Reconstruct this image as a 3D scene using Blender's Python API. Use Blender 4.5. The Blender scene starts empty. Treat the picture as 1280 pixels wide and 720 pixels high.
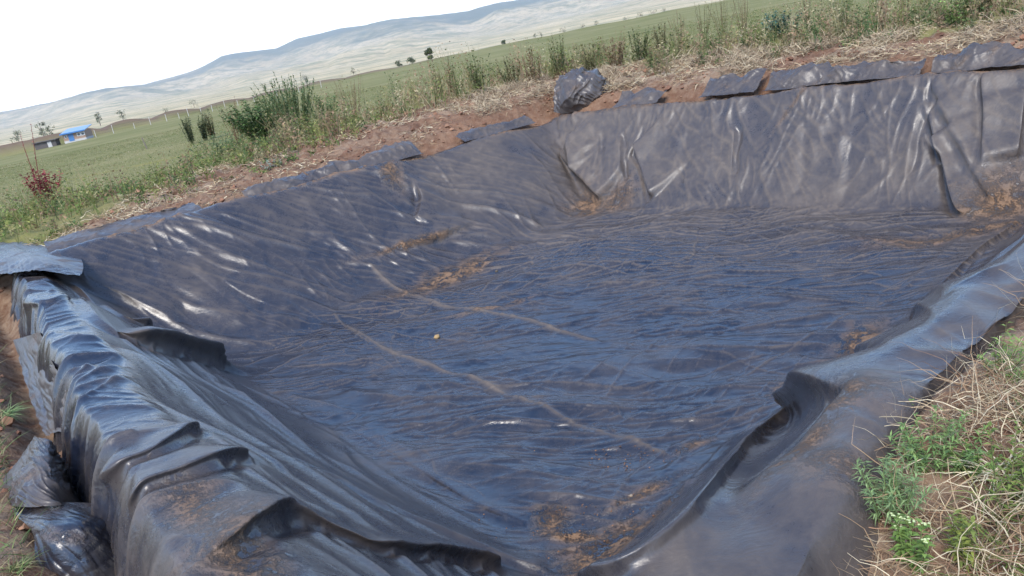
import bpy, math, random
import numpy as np
from mathutils import Vector, Matrix
random.seed(7); RNG = np.random.default_rng(11)
SC = bpy.context.scene; COL = SC.collection
R = math.radians

# ------------------------------------------------------------------ camera geometry
F = 1000.0; EYE = 1.55; HY = 168.0; SL = 0.2
AL = math.atan(SL)
hv = np.array([math.cos(AL), -math.sin(AL)]); uv_ = np.array([-math.sin(AL), -math.cos(AL)])
CC = np.array([640., 360.]); TH = math.atan(((np.array([0, HY]) - CC) @ uv_) / F)
def ray(x, y):
    p = np.array([x, y], float) - CC; r = p @ hv; s = p @ uv_
    v = np.array([r, F*math.cos(TH)+s*math.sin(TH), -F*math.sin(TH)+s*math.cos(TH)])
    return v/np.linalg.norm(v)
def at_z(x, y, z):
    v = ray(x, y); return np.array([0, 0, EYE]) + v*((z-EYE)/v[2])
def at_r(x, y, r):
    v = ray(x, y); return np.array([0, 0, EYE]) + v*(r/math.hypot(v[0], v[1]))

# ------------------------------------------------------------------ noise
_perm = np.random.default_rng(3).permutation(1024)
_g = np.random.default_rng(4).uniform(0, 2*np.pi, 1024)
_gx, _gy = np.cos(_g), np.sin(_g)
def pn(x, y, seed=0):
    x = np.asarray(x, float)+seed*17.31+500; y = np.asarray(y, float)+seed*9.17+500
    xi = np.floor(x).astype(np.int64); yi = np.floor(y).astype(np.int64)
    fx, fy = x-xi, y-yi
    u = fx*fx*fx*(fx*(fx*6-15)+10); v = fy*fy*fy*(fy*(fy*6-15)+10)
    def gr(ix, iy, dx, dy):
        h = _perm[(_perm[ix & 1023]+iy) & 1023]
        return _gx[h]*dx+_gy[h]*dy
    a = gr(xi, yi, fx, fy); b = gr(xi+1, yi, fx-1, fy)
    c = gr(xi, yi+1, fx, fy-1); d = gr(xi+1, yi+1, fx-1, fy-1)
    return ((a*(1-u)+b*u)*(1-v)+(c*(1-u)+d*u)*v)*1.5
def fbm(x, y, o=4, seed=0):
    s = 0; a = 1; t = 0
    for k in range(o):
        s = s+a*pn(x*2**k, y*2**k, seed+k); t += a; a *= .5
    return s/t
def ridge(x, y, seed=0, p=2.0):
    return np.clip(1-np.abs(pn(x, y, seed))*1.6, 0, 1)**p
def sst(a, b, x):
    t = np.clip((np.asarray(x, float)-a)/(b-a), 0, 1); return t*t*(3-2*t)
def soft(x, k): return .5*(x+np.sqrt(x*x+k*k))

# ------------------------------------------------------------------ pond shape
PA = np.array([-5.85, 10.15]); PB = np.array([1.37, 14.45]); PC = np.array([7.95, 7.95]); PD = np.array([-.30, 1.55])
FLOOR = -1.5
def side(P0, P1):
    t = (P1-P0); L = np.linalg.norm(t); t = t/L; n = np.array([t[1], -t[0]])
    return P0, t, n, L
S_LEFT = side(PA, PB); S_BACK = side(PB, PC); S_RIGHT = side(PC, PD); S_NEAR = side(PD, PA)
def dist(S, x, y):
    P0, t, n, L = S
    dx, dy = x-P0[0], y-P0[1]
    return dx*n[0]+dy*n[1], (dx*t[0]+dy*t[1])/L
def ipl(s, xs, ys): return np.interp(s, xs, ys)
def sides(x, y):
    out = []
    # left (A->B)
    d, s = dist(S_LEFT, x, y)
    bow = .05*pn(s*5, 0*s, 5); rz = ipl(s, [0, .1, .35, .6, .85, 1], [-.03, .0, .05, .0, .02, -.02])+.02*pn(s*9, s*0, 6)
    out.append((d-bow, ipl(s, [0, .4, 1], [2.5, 2.1, 1.5]), rz, .07+0*s, s))
    d, s = dist(S_BACK, x, y)
    bow = -.22*np.sin(np.pi*np.clip(s, 0, 1))+.04*pn(s*6, 0*s, 8); rz = ipl(s, [0, .15, .35, .7, 1], [-.02, .05, .09, .07, .0])+.015*pn(s*11, s*0, 9)
    out.append((d-bow, 1.3+0*s, rz, .07+0*s, s))
    d, s = dist(S_RIGHT, x, y)       # C->D
    bow = .14-.20*sst(.93, 1.0, s)+.05*pn(s*9, 0*s, 12)
    rz = .02*pn(s*8, 0*s, 13)-.02
    out.append((d-bow, 1.5+0*s, rz, ipl(s, [0, .6, .74, .82, .86, .90, 1.02], [.30, .30, .28, .26, .38, .50, .66])+.05*pn(s*12, 0*s, 14), s))
    d, s = dist(S_NEAR, x, y)        # D->A
    bow = -.02+.05*pn(s*9, 0*s, 16)
    rz = .02*pn(s*10, 0*s, 17)
    out.append((d-bow, ipl(s, [0, 1], [1.5, 1.35]), rz, ipl(s, [0, .3, 1], [.50, .45, .32])+.04*pn(s*22, 0*s, 18), s))
    return out
def H(x, y, sd=None):
    sd = sd or sides(x, y)
    zin = None; k = .045
    for i, (d, w, rz, bw, s) in enumerate(sd):
        q = d/w
        rr = (.025, .025, .14, .09)[i]
        f = soft(1-q, .10)             # foot
        f = 1-soft(1-f, rr)            # rounded rim
        z = FLOOR+(rz-FLOOR)*np.clip(f, 0, 1)
        z = z+.10*np.sin(np.pi*np.clip(q, 0, 1))*(-1 if i < 2 else -.6)
        e = np.exp((z-FLOOR)/k*.8)
        zin = e if zin is None else zin+e
    zin = FLOOR+k/.8*np.log(np.maximum(zin/2.2, 1))
    zin = np.minimum(zin, .12)
    for i, (d, w, rz, bw, s) in enumerate(sd):
        slope = (0, 0, 2.8, 4.5)[i] if i >= 2 else 3.0
        crown = (.09 if i == 2 else .06)*np.clip(1-((d+bw*.5)/(bw*.5+.01))**2, 0, 1) if i >= 2 else 0
        zo = rz+crown+.03-slope*soft(-d-bw, (.03, .03, .16, .14)[i])
        zin = np.minimum(zin, zo)
    return zin
def T(x, y, sd=None):
    """terrain outside the liner"""
    x = np.asarray(x, float); y = np.asarray(y, float)
    sd = sd or sides(x, y)
    dl, db, dr, dn = [sd[i][0] for i in range(4)]
    of = np.maximum(-dl, -db); on = np.maximum(-dr, -dn)
    s = np.where(-dl > -db, np.clip(sd[0][4], -1, 1), 1+np.clip(sd[1][4], 0, 1.5))
    hb = np.interp(s, [-1, -.1, .25, .6, 1.0, 1.15, 1.5, 2.0, 2.5], [-.25, -.12, -.02, .20, .34, .30, .26, .40, .5])
    n1 = fbm(x*.9, y*.9, 4, 30)
    edge = .45+.16*pn(x*1.1, y*1.1, 33)
    zf = -.16+(hb+.16)*sst(edge-.2, edge+.22, of)+.12*sst(.8, 3.0, of)+.11*n1*sst(.2, 1.4, of)
    # eroded little gullies and clods
    zf = zf+(.055*ridge(x*1.7, y*1.7, 36, 1.5)-.03+.03*fbm(x*5, y*5, 3, 38))*sst(.3, 1.0, of)
    r = np.hypot(x, y); az = np.degrees(np.arctan2(x, y))
    far = np.interp(az, [-60, -30, -12, 0, 60], [-2.1, -2.0, -1.3, -1.05, -.9])
    fld = -.45+(far+.45)*np.clip((r-20)/130, 0, 1.25)+.05*fbm(x*.15, y*.15, 3, 41)
    zf = zf+(fld-zf)*sst(3.5, 11, of)
    sr_ = sd[2][4]; lev = np.interp(sr_, [.3, .80, .84, .90, 1.0], [-.10, -.10, -.16, -.34, -.42]); wr_ = sst(-.1, .2, dn)
    znear = -.42+(lev+.42)*wr_+.10*sst(.1, 1.2, on-.3)+.05*fbm(x*1.5, y*1.5, 4, 44)+.02*fbm(x*9, y*9, 2, 45)
    znear = znear-.22*np.exp(-((-dn-.60)/.16)**2)*sst(-.1, .3, dr+.4)
    znear = znear+(fld-znear)*sst(5, 14, on)
    w = sst(-.2, 1.2, of)
    return znear+(zf-znear)*w
def hit(px, py, fn, tmax=300, lift=0):
    v = ray(px, py); o = np.array([0, 0, EYE])
    t = np.geomspace(1.0, tmax, 4000)
    P = o[:, None]+v[:, None]*t
    g = P[2]-fn(P[0], P[1])
    i = np.argmax(g < 0)
    if g[i] >= 0: return None
    t0, t1 = t[max(i-1, 0)], t[i]
    g0, g1 = g[max(i-1, 0)], g[i]
    tt = t0+(t1-t0)*g0/(g0-g1+1e-9)
    p = o+v*tt; p[2] += lift
    return p
def ground(x, y):
    return float(T(np.array([x]), np.array([y]))[0])

# ------------------------------------------------------------------ tagging and mesh helpers
def tag(o, label=None, cat=None, group=None, kind=None):
    if label: o['label'] = label
    if cat: o['category'] = cat
    if group: o['group'] = group
    if kind: o['kind'] = kind
    return o
def empty(name, loc, rz=0):
    o = bpy.data.objects.new(name, None); o.location = loc; o.rotation_euler = (0, 0, rz); o.empty_display_size = .1
    COL.objects.link(o); return o
def link(name, me, mat=None, parent=None):
    o = bpy.data.objects.new(name, me); COL.objects.link(o)
    if mat: me.materials.append(mat)
    if parent:
        o.parent = parent
        o.matrix_parent_inverse = Matrix()
    return o
def mesh_np(name, V, faces, smooth=True, attrs=None):
    """faces: int array (n,k)"""
    me = bpy.data.meshes.new(name); V = np.ascontiguousarray(V, np.float32); faces = np.ascontiguousarray(faces, np.int32)
    n, k = faces.shape
    me.vertices.add(len(V)); me.vertices.foreach_set('co', V.ravel())
    me.loops.add(n*k); me.loops.foreach_set('vertex_index', faces.ravel())
    me.polygons.add(n); me.polygons.foreach_set('loop_start', np.arange(n, dtype=np.int32)*k)
    me.polygons.foreach_set('loop_total', np.full(n, k, np.int32))
    me.polygons.foreach_set('use_smooth', np.full(n, smooth, bool))
    me.update(calc_edges=True)
    for an, av in (attrs or {}).items():
        av = np.asarray(av, np.float32)
        if av.ndim == 1:
            a = me.attributes.new(an, 'FLOAT', 'POINT'); a.data.foreach_set('value', av)
        else:
            a = me.attributes.new(an, 'FLOAT_COLOR', 'POINT')
            c = np.ones((len(av), 4), np.float32); c[:, :3] = av; a.data.foreach_set('color', c.ravel())
    return me
def grid_faces(nu, nv):
    i = np.arange((nu-1)*(nv-1)); a = i//(nv-1); b = i % (nv-1); p = a*nv+b
    return np.stack([p, p+nv, p+nv+1, p+1], 1)

class MB:
    def __init__(s): s.V = []; s.F = []; s.C = []
    def add(s, V, Fc, c=(1, 1, 1)):
        b = len(s.V); s.V += [tuple(v) for v in V]; s.C += [c]*len(V); s.F += [tuple(b+i for i in f) for f in Fc]
    def box(s, c, d, rz=0, col=(1, 1, 1)):
        x, y, z = [q/2 for q in d]; M = Matrix.Rotation(rz, 3, 'Z')
        V = [Vector(c)+M @ Vector((a*x, b*y, e*z)) for a in (-1, 1) for b in (-1, 1) for e in (-1, 1)]
        s.add(V, [(0, 1, 3, 2), (4, 6, 7, 5), (0, 4, 5, 1), (2, 3, 7, 6), (0, 2, 6, 4), (1, 5, 7, 3)], col)
    def tube(s, pts, rad, n=5, col=(1, 1, 1)):
        pts = [Vector(p) for p in pts]; b = len(s.V)
        for i, p in enumerate(pts):
            d = (pts[min(i+1, len(pts)-1)]-pts[max(i-1, 0)]).normalized()
            a = d.orthogonal().normalized(); c = d.cross(a)
            r = rad[i] if hasattr(rad, '__len__') else rad
            for k in range(n):
                q = 2*math.pi*k/n; s.V.append(tuple(p+a*math.cos(q)*r+c*math.sin(q)*r)); s.C.append(col)
        for i in range(len(pts)-1):
            for k in range(n):
                s.F.append((b+i*n+k, b+i*n+(k+1) % n, b+(i+1)*n+(k+1) % n, b+(i+1)*n+k))
        s.F.append(tuple(b+k for k in range(n))[::-1]); s.F.append(tuple(b+(len(pts)-1)*n+k for k in range(n)))
    def leaf(s, p, d, L, W, up=(0, 0, 1), droop=.2, col=(1, 1, 1)):
        p = Vector(p); d = Vector(d).normalized(); sd = d.cross(Vector(up))
        if sd.length < 1e-3: sd = Vector((1, 0, 0))
        sd.normalize(); nrm = sd.cross(d)
        m = p+d*L*.45+nrm*L*.06; e = p+d*L-nrm*L*droop
        s.add([p, m+sd*W*.5, e, m-sd*W*.5, m-nrm*W*.12], [(0, 1, 4), (1, 2, 4), (2, 3, 4), (3, 0, 4)], col)
    def build(s, name, mat, parent=None, smooth=False):
        me = bpy.data.meshes.new(name); me.from_pydata(s.V, [], s.F)
        if smooth: me.polygons.foreach_set('use_smooth', [True]*len(me.polygons))
        a = me.attributes.new('tint', 'FLOAT_COLOR', 'POINT')
        a.data.foreach_set('color', np.array([list(c)+[1] for c in s.C], np.float32).ravel())
        me.update(); return link(name, me, mat, parent)

# ------------------------------------------------------------------ materials
class NT:
    def __init__(s, name):
        s.m = bpy.data.materials.new(name); s.m.use_nodes = True; s.t = s.m.node_tree
        s.b = s.t.nodes['Principled BSDF']; s.out = s.t.nodes['Material Output']
    def n(s, typ, **kw):
        nd = s.t.nodes.new(typ)
        for k, v in kw.items():
            if k == 'inp':
                for a, b in v.items():
                    if isinstance(b, bpy.types.NodeSocket): s.t.links.new(b, nd.inputs[a])
                    else: nd.inputs[a].default_value = b
            else: setattr(nd, k, v)
        return nd
    def l(s, a, b): s.t.links.new(a, b)
    def pos(s): return s.n('ShaderNodeNewGeometry').outputs['Position']
    def noise(s, scale, detail=4, rough=.55, vec=None, dist=0, outp='Fac'):
        return s.n('ShaderNodeTexNoise', inp={'Scale': scale, 'Detail': detail, 'Roughness': rough, 'Distortion': dist, 'Vector': vec or s.pos()}).outputs[outp]
    def ramp(s, fac, pts):
        nd = s.n('ShaderNodeValToRGB', inp={'Fac': fac}); el = nd.color_ramp.elements
        while len(el) < len(pts): el.new(.5)
        for e, (p, c) in zip(el, pts):
            e.position = p; e.color = (c, c, c, 1) if not hasattr(c, '__len__') else (*c, 1)
        return nd.outputs['Color']
    def mix(s, f, a, b, mode='MIX'):
        nd = s.n('ShaderNodeMix', data_type='RGBA', blend_type=mode)
        for i, v in ((0, f), (6, a), (7, b)):
            if isinstance(v, bpy.types.NodeSocket): s.l(v, nd.inputs[i])
            else: nd.inputs[i].default_value = v if i == 0 else (*v, 1)
        return nd.outputs[2]
    def math(s, op, a, b=0, clamp=False):
        nd = s.n('ShaderNodeMath', operation=op, use_clamp=clamp)
        for i, v in ((0, a), (1, b)):
            if isinstance(v, bpy.types.NodeSocket): s.l(v, nd.inputs[i])
            else: nd.inputs[i].default_value = v
        return nd.outputs[0]
    def attr(s, name, o='Fac'): return s.n('ShaderNodeAttribute', attribute_name=name).outputs[o]
    def bump(s, h, strength, dist, normal=None):
        nd = s.n('ShaderNodeBump', inp={'Height': h, 'Strength': strength, 'Distance': dist})
        if normal: s.l(normal, nd.inputs['Normal'])
        return nd.outputs['Normal']
    def mapv(s, scale, rot=0):
        return s.n('ShaderNodeMapping', inp={'Vector': s.pos(), 'Scale': scale, 'Rotation': (0, 0, rot)}).outputs[0]

def liner_mat(name='black_plastic', dustier=0.0):
    m = NT(name)
    dust_a = m.attr('dust'); soil_a = m.attr('soil')
    n1 = m.noise(1.3, 5, .6); n2 = m.noise(7, 6, .65, dist=.6); n3 = m.noise(45, 5, .7); n4 = m.noise(160, 3, .6)
    streak = m.noise(5, 5, .65, vec=m.mapv((1.0, 6.0, 1.0), R(-38)), dist=1.2)
    f = m.math('MULTIPLY', n1, .55); f = m.math('ADD', f, m.math('MULTIPLY', n2, .35)); f = m.math('ADD', f, m.math('MULTIPLY', streak, .12)); f = m.math('ADD', f, m.math('MULTIPLY', n3, .15))
    f = m.math('SUBTRACT', f, .545)                                   # about 0 mean
    f = m.math('MULTIPLY', f, 1.9)
    dust = m.math('ADD', f, m.math('ADD', dust_a, dustier), clamp=True)
    # crusty light specks, dried splashes
    vor = m.n('ShaderNodeTexVoronoi', feature='F1', inp={'Scale': 16, 'Vector': m.pos(), 'Randomness': 1}).outputs['Distance']
    speck = m.ramp(m.math('ADD', vor, m.math('MULTIPLY', n3, .35)), [(.18, 1.0), (.30, 0.0)])
    speck = m.math('MULTIPLY', speck, m.ramp(n1, [(.45, 0.), (.62, .55)]))
    dust2 = m.math('MAXIMUM', dust, m.math('MULTIPLY', speck, m.ramp(dust_a, [(.12, 0.), (.5, 1.)])))
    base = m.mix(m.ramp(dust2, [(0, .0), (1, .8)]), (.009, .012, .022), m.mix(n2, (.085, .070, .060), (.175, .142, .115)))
    sn = m.math('MULTIPLY', soil_a, m.ramp(m.math('ADD', m.math('MULTIPLY', n2, .6), m.math('MULTIPLY', n3, .4)), [(.44, 0.0), (.54, 1.7)]), clamp=True)
    base = m.mix(sn, base, m.mix(n3, (.13, .075, .045), (.26, .165, .10)))
    m.l(base, m.b.inputs['Base Color'])
    rough = m.math('ADD', m.math('MULTIPLY', dust2, .32), .15); rough = m.math('ADD', rough, m.math('MULTIPLY', sn, .5), clamp=True)
    rough = m.math('ADD', rough, m.math('MULTIPLY', m.math('SUBTRACT', n3, .5), .12))
    m.l(rough, m.b.inputs['Roughness'])
    m.b.inputs['IOR'].default_value = 1.55
    m.l(m.ramp(m.math('MAXIMUM', dust2, sn), [(.1, .66), (.9, .20)]), m.b.inputs['Specular IOR Level'])
    # film crinkle
    a = m.noise(9, 4, .55, vec=m.mapv((1, 2.6, 1), R(-30)), dist=.9); b_ = m.noise(34, 4, .6, vec=m.mapv((1, 2.0, 1), R(-42)), dist=1.4)
    ra = m.math('ABSOLUTE', m.math('SUBTRACT', a, .5)); rb = m.math('ABSOLUTE', m.math('SUBTRACT', b_, .5))
    nb = m.bump(ra, .13, .05); nb = m.bump(rb, .10, .014, nb); nb = m.bump(n4, .06, .004, nb); nb = m.bump(m.math('MULTIPLY', sn, m.math('ADD', n3, .5)), .9, .02, nb)
    m.l(nb, m.b.inputs['Normal'])
    return m.m

def ground_mat():
    m = NT('soil_and_turf'); P = m.pos()
    n0 = m.noise(.35, 4, .6); n1 = m.noise(1.6, 6, .65); n2 = m.noise(9, 6, .7); n3 = m.noise(60, 4, .7)
    soil = m.mix(m.ramp(n1, [(.3, 0), (.7, 1)]), (.095, .046, .028), (.19, .105, .064))
    soil = m.mix(m.math('MULTIPLY', m.ramp(n2, [(.42, 0), (.66, 1)]), .6), soil, (.24, .155, .10))
    soil = m.mix(m.math('MULTIPLY', m.ramp(n3, [(.55, 0), (.75, 1)]), .4), soil, (.36, .26, .19))
    n5 = m.noise(24, 4, .7)
    straw = m.mix(n5, (.20, .145, .095), (.42, .35, .25))
    s_a = m.math('MULTIPLY', m.attr('straw'), m.ramp(m.math('ADD', m.math('MULTIPLY', n2, .5), m.math('MULTIPLY', n1, .5)), [(.40, 0.), (.56, 1.)]), clamp=True)
    c = m.mix(s_a, soil, straw)
    # turf
    g1 = m.noise(.09, 5, .62, vec=m.mapv((1, 1, 1))); g2 = m.noise(1.1, 6, .7)
    turf = m.mix(m.ramp(g1, [(.38, 0), (.62, 1)]), (.135, .138, .036), (.225, .198, .078))
    turf = m.mix(m.math('MULTIPLY', m.ramp(g2, [(.4, 0), (.7, 1)]), .5), turf, (.20, .165, .09))
    turf = m.mix(m.math('MULTIPLY', m.ramp(n2, [(.4, 0), (.7, 1)]), .35), turf, (.06, .09, .025))
    ta = m.math('ADD', m.attr('turf'), m.math('MULTIPLY', m.math('SUBTRACT', g2, .5), 1.2)); ta = m.ramp(ta, [(.35, 0), (.6, 1)])
    c = m.mix(ta, c, turf)
    # dry plain and hills
    h0 = m.noise(.0011, 6, .62); h1 = m.noise(.006, 6, .7); h2 = m.noise(.03, 4, .7)
    ht = m.attr('hgt')
    dry = m.mix(m.ramp(h0, [(.35, 0), (.65, 1)]), (.42, .33, .185), (.56, .45, .28))
    dry = m.mix(m.math('MULTIPLY', m.ramp(h1, [(.47, 0), (.60, 1)]), .75), dry, (.19, .20, .11))
    dry = m.mix(m.math('MULTIPLY', m.ramp(h2, [(.53, 0), (.62, 1)]), .65), dry, (.07, .09, .045))
    forest = m.mix(h1, (.06, .085, .06), (.15, .17, .11))
    fm = m.ramp(m.math('ADD', ht, m.math('ADD', m.math('MULTIPLY', m.math('SUBTRACT', h0, .5), 1.1), m.math('MULTIPLY', m.math('SUBTRACT', h1, .5), .7))), [(.34, 0), (.66, 1)])
    far = m.mix(fm, dry, forest)
    c = m.mix(m.attr('far'), c, far)
    c = m.mix(m.attr('plough'), c, m.mix(g2, (.10, .065, .045), (.20, .13, .09)))
    m.l(c, m.b.inputs['Base Color']); m.b.inputs['Roughness'].default_value = .95; m.b.inputs['Specular IOR Level'].default_value = .15
    nb = m.bump(n2, .7, .05); nb = m.bump(n3, .6, .012, nb); m.l(nb, m.b.inputs['Normal'])
    return m.m
def tint_mat(name, rough=.8, trans=.25):
    m = NT(name); c = m.attr('tint', 'Color'); nz = m.noise(30, 3, .6)
    c = m.mix(.35, c, m.mix(nz, (.4, .4, .4), (1.6, 1.6, 1.5)), 'MULTIPLY')
    m.l(c, m.b.inputs['Base Color']); m.b.inputs['Roughness'].default_value = rough; m.b.inputs['Specular IOR Level'].default_value = .25
    if trans:
        t = m.n('ShaderNodeBsdfTranslucent', inp={'Color': c}); mx = m.n('ShaderNodeMixShader', inp={0: trans})
        m.l(m.b.outputs[0], mx.inputs[1]); m.l(t.outputs[0], mx.inputs[2]); m.l(mx.outputs[0], m.out.inputs[0])
    return m.m
def plain_mat(name, c1, c2, scale=8, rough=.8):
    m = NT(name); n = m.noise(scale, 5, .65); m.l(m.mix(n, c1, c2), m.b.inputs['Base Color']); m.b.inputs['Roughness'].default_value = rough
    m.l(m.bump(n, .3, .02), m.b.inputs['Normal']); return m.m
M_LIN = liner_mat(); M_FLAP = liner_mat('loose_plastic', .12); M_GR = ground_mat()
M_LEAF = tint_mat('leaf'); M_STEM = tint_mat('stem', .85, 0); M_STRAW = tint_mat('dry_straw', .8, .1)

# ------------------------------------------------------------------ the liner sheet
def warp_grid(n, a, b, dens):
    t = np.linspace(0, 1, 4000); w = dens(a+(b-a)*t); c = np.concatenate([[0], np.cumsum((w[1:]+w[:-1])/2)]); c /= c[-1]
    return np.interp(np.linspace(0, 1, n), c, a+(b-a)*t)
mU = (.10, .035); mV = (.085, .035)
def quad(u, v):
    return [PD[k]*(1-u)*(1-v)+PC[k]*u*(1-v)+PA[k]*(1-u)*v+PB[k]*u*v for k in (0, 1)]
def make_grid(nu, nv):
    uu = warp_grid(nu, -mU[0], 1+mU[1], lambda t: 1/(.30+np.clip(t+.1, 0, 1)))
    vv = warp_grid(nv, -mV[0], 1+mV[1], lambda t: 1/(.30+np.clip(t+.1, 0, 1)))
    U, V = np.meshgrid(uu, vv, indexing='ij'); X, Y = quad(U, V); return X.ravel(), Y.ravel()
def grid_normals(P):
    a = np.gradient(P, axis=0); b = np.gradient(P, axis=1); n = np.cross(a, b); n /= np.linalg.norm(n, axis=2, keepdims=True)+1e-12
    n *= np.sign(n[..., 2:3]+1e-9); return n
def base_surface(nu, nv):
    X, Y = make_grid(nu, nv); sd = sides(X, Y); Z = H(X, Y, sd)
    P = np.stack([X, Y, Z], 1).reshape(nu, nv, 3).astype(np.float32); return X, Y, Z, sd, P, grid_normals(P).astype(np.float32)
def zones(X, Y, Z, sd):
    dl, db, dr, dn = [sd[i][0] for i in range(4)]; q = {}
    fw = sst(.15, .02, (Z-FLOOR)); q['floor'] = fw
    q['B'] = (1-fw)*sst(.15, -.15, db/sd[1][1]-np.minimum(dl/sd[0][1], dr/sd[2][1]))
    q['L'] = (1-fw)*sst(.15, -.15, dl/sd[0][1]-np.minimum(db/sd[1][1], dn/sd[3][1]))
    wN = (1-fw)*sst(.15, -.15, dn/sd[3][1]-np.minimum(dl/sd[0][1], dr/sd[2][1])); wR = (1-fw)*sst(.15, -.15, dr/sd[2][1]-np.minimum(db/sd[1][1], dn/sd[3][1]))
    q['wN'] = wN*sst(-.02, .15, dn); q['wR'] = wR*sst(-.02, .12, dr); q['bN'] = wN*sst(.05, -.08, dn); q['bR'] = wR*sst(.05, -.08, dr)
    q['cn'] = (X-PD[0])*S_NEAR[1][0]+(Y-PD[1])*S_NEAR[1][1]; q['cr'] = (X-PC[0])*S_RIGHT[1][0]+(Y-PC[1])*S_RIGHT[1][1]
    q['cb'] = (X-PB[0])*S_BACK[1][0]+(Y-PB[1])*S_BACK[1][1]; q['cl'] = (X-PA[0])*S_LEFT[1][0]+(Y-PA[1])*S_LEFT[1][1]
    return q
def rot(x, y, a):
    a = R(a); return x*math.cos(a)+y*math.sin(a), -x*math.sin(a)+y*math.cos(a)

class Sheet: pass
G_ = Sheet()
def fold(px, h, w, lean=0.0, side_=1, taper=.25, groove=0.0, sharp=1.0, wv=1.0):
    """a pleat laid along a line on the sheet; lean tips its crest to the side"""
    P = [hit(a, b, H) for a, b in px]; P = [p for p in P if p is not None]
    if len(P) < 2: return
    P = np.array(P)[:, :2]; X, Y, N = G_.X, G_.Y, G_.N
    tt = np.linspace(0, len(P)-1, max(12, len(P)*5)); Q = np.stack([np.interp(tt, np.arange(len(P)), P[:, k]) for k in (0, 1)], 1)
    for _ in range(3): Q[1:-1] = .25*Q[:-2]+.5*Q[1:-1]+.25*Q[2:]
    lo = Q.min(0)-w*8-.05; hi = Q.max(0)+w*8+.05
    idx = np.nonzero((X > lo[0]) & (X < hi[0]) & (Y > lo[1]) & (Y < hi[1]))[0]
    if not len(idx): return
    x, y = X[idx], Y[idx]; best = np.full(len(idx), 1e9); q = np.zeros(len(idx)); t = np.zeros(len(idx)); nx = np.zeros(len(idx)); ny = np.zeros(len(idx))
    seg = np.linalg.norm(np.diff(Q, axis=0), axis=1); cum = np.concatenate([[0], np.cumsum(seg)]); L = cum[-1]
    for i in range(len(Q)-1):
        if seg[i] < 1e-6: continue
        d = (Q[i+1]-Q[i])/seg[i]; ex, ey = x-Q[i][0], y-Q[i][1]
        a = np.clip(ex*d[0]+ey*d[1], 0, seg[i]); rx, ry = ex-a*d[0], ey-a*d[1]; D2 = rx*rx+ry*ry
        m = D2 < best
        best[m] = D2[m]; q[m] = (rx*(-d[1])+ry*d[0])[m]; t[m] = (cum[i]+a[m])/L; nx[m] = -d[1]; ny[m] = d[0]
    dd = np.sqrt(best)
    mid = Q[len(Q)//2]; dm = Q[len(Q)//2+1]-mid; cs = 1 if (-dm[1])*(-mid[0])+dm[0]*(-mid[1]) > 0 else -1      # steep face towards the near corner
    sgn = cs*side_; ds = np.where(q >= 0, 1, -1)*dd*sgn
    en = sst(0, taper, t)*sst(1, 1-taper, t) if taper > 0 else np.ones_like(t)
    ww = w*(.75+.6*wv*(.5+.5*pn(t*3+h*50, t*0, 3)))*(.45+.55*en)
    wl = ww*(3.4 if lean > .015 else 1.5); wr_ = ww*(.6 if lean > .015 else 1.2)
    u_ = np.where(ds > 0, ds/wr_, -ds/wl)
    f = np.exp(-np.clip(np.sqrt(u_**2+.012)-.1095, 0, None)**1.1*sharp)*en
    z = h*f*(.8+.35*pn(t*3.5, t*0+h*90, 5))
    if groove: z = z-groove*np.exp(-((ds-ww*1.6)/(ww*.7))**2)*en
    off = N[idx]*(z*.8)[:, None]; off[:, 2] += z*.2; off[:, 0] += nx*sgn*lean*f**1.7; off[:, 1] += ny*sgn*lean*f**1.7
    G_.D[idx] += off; G_.F[idx] = np.maximum(G_.F[idx], f*min(1, h/.05))
FD = fold
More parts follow.
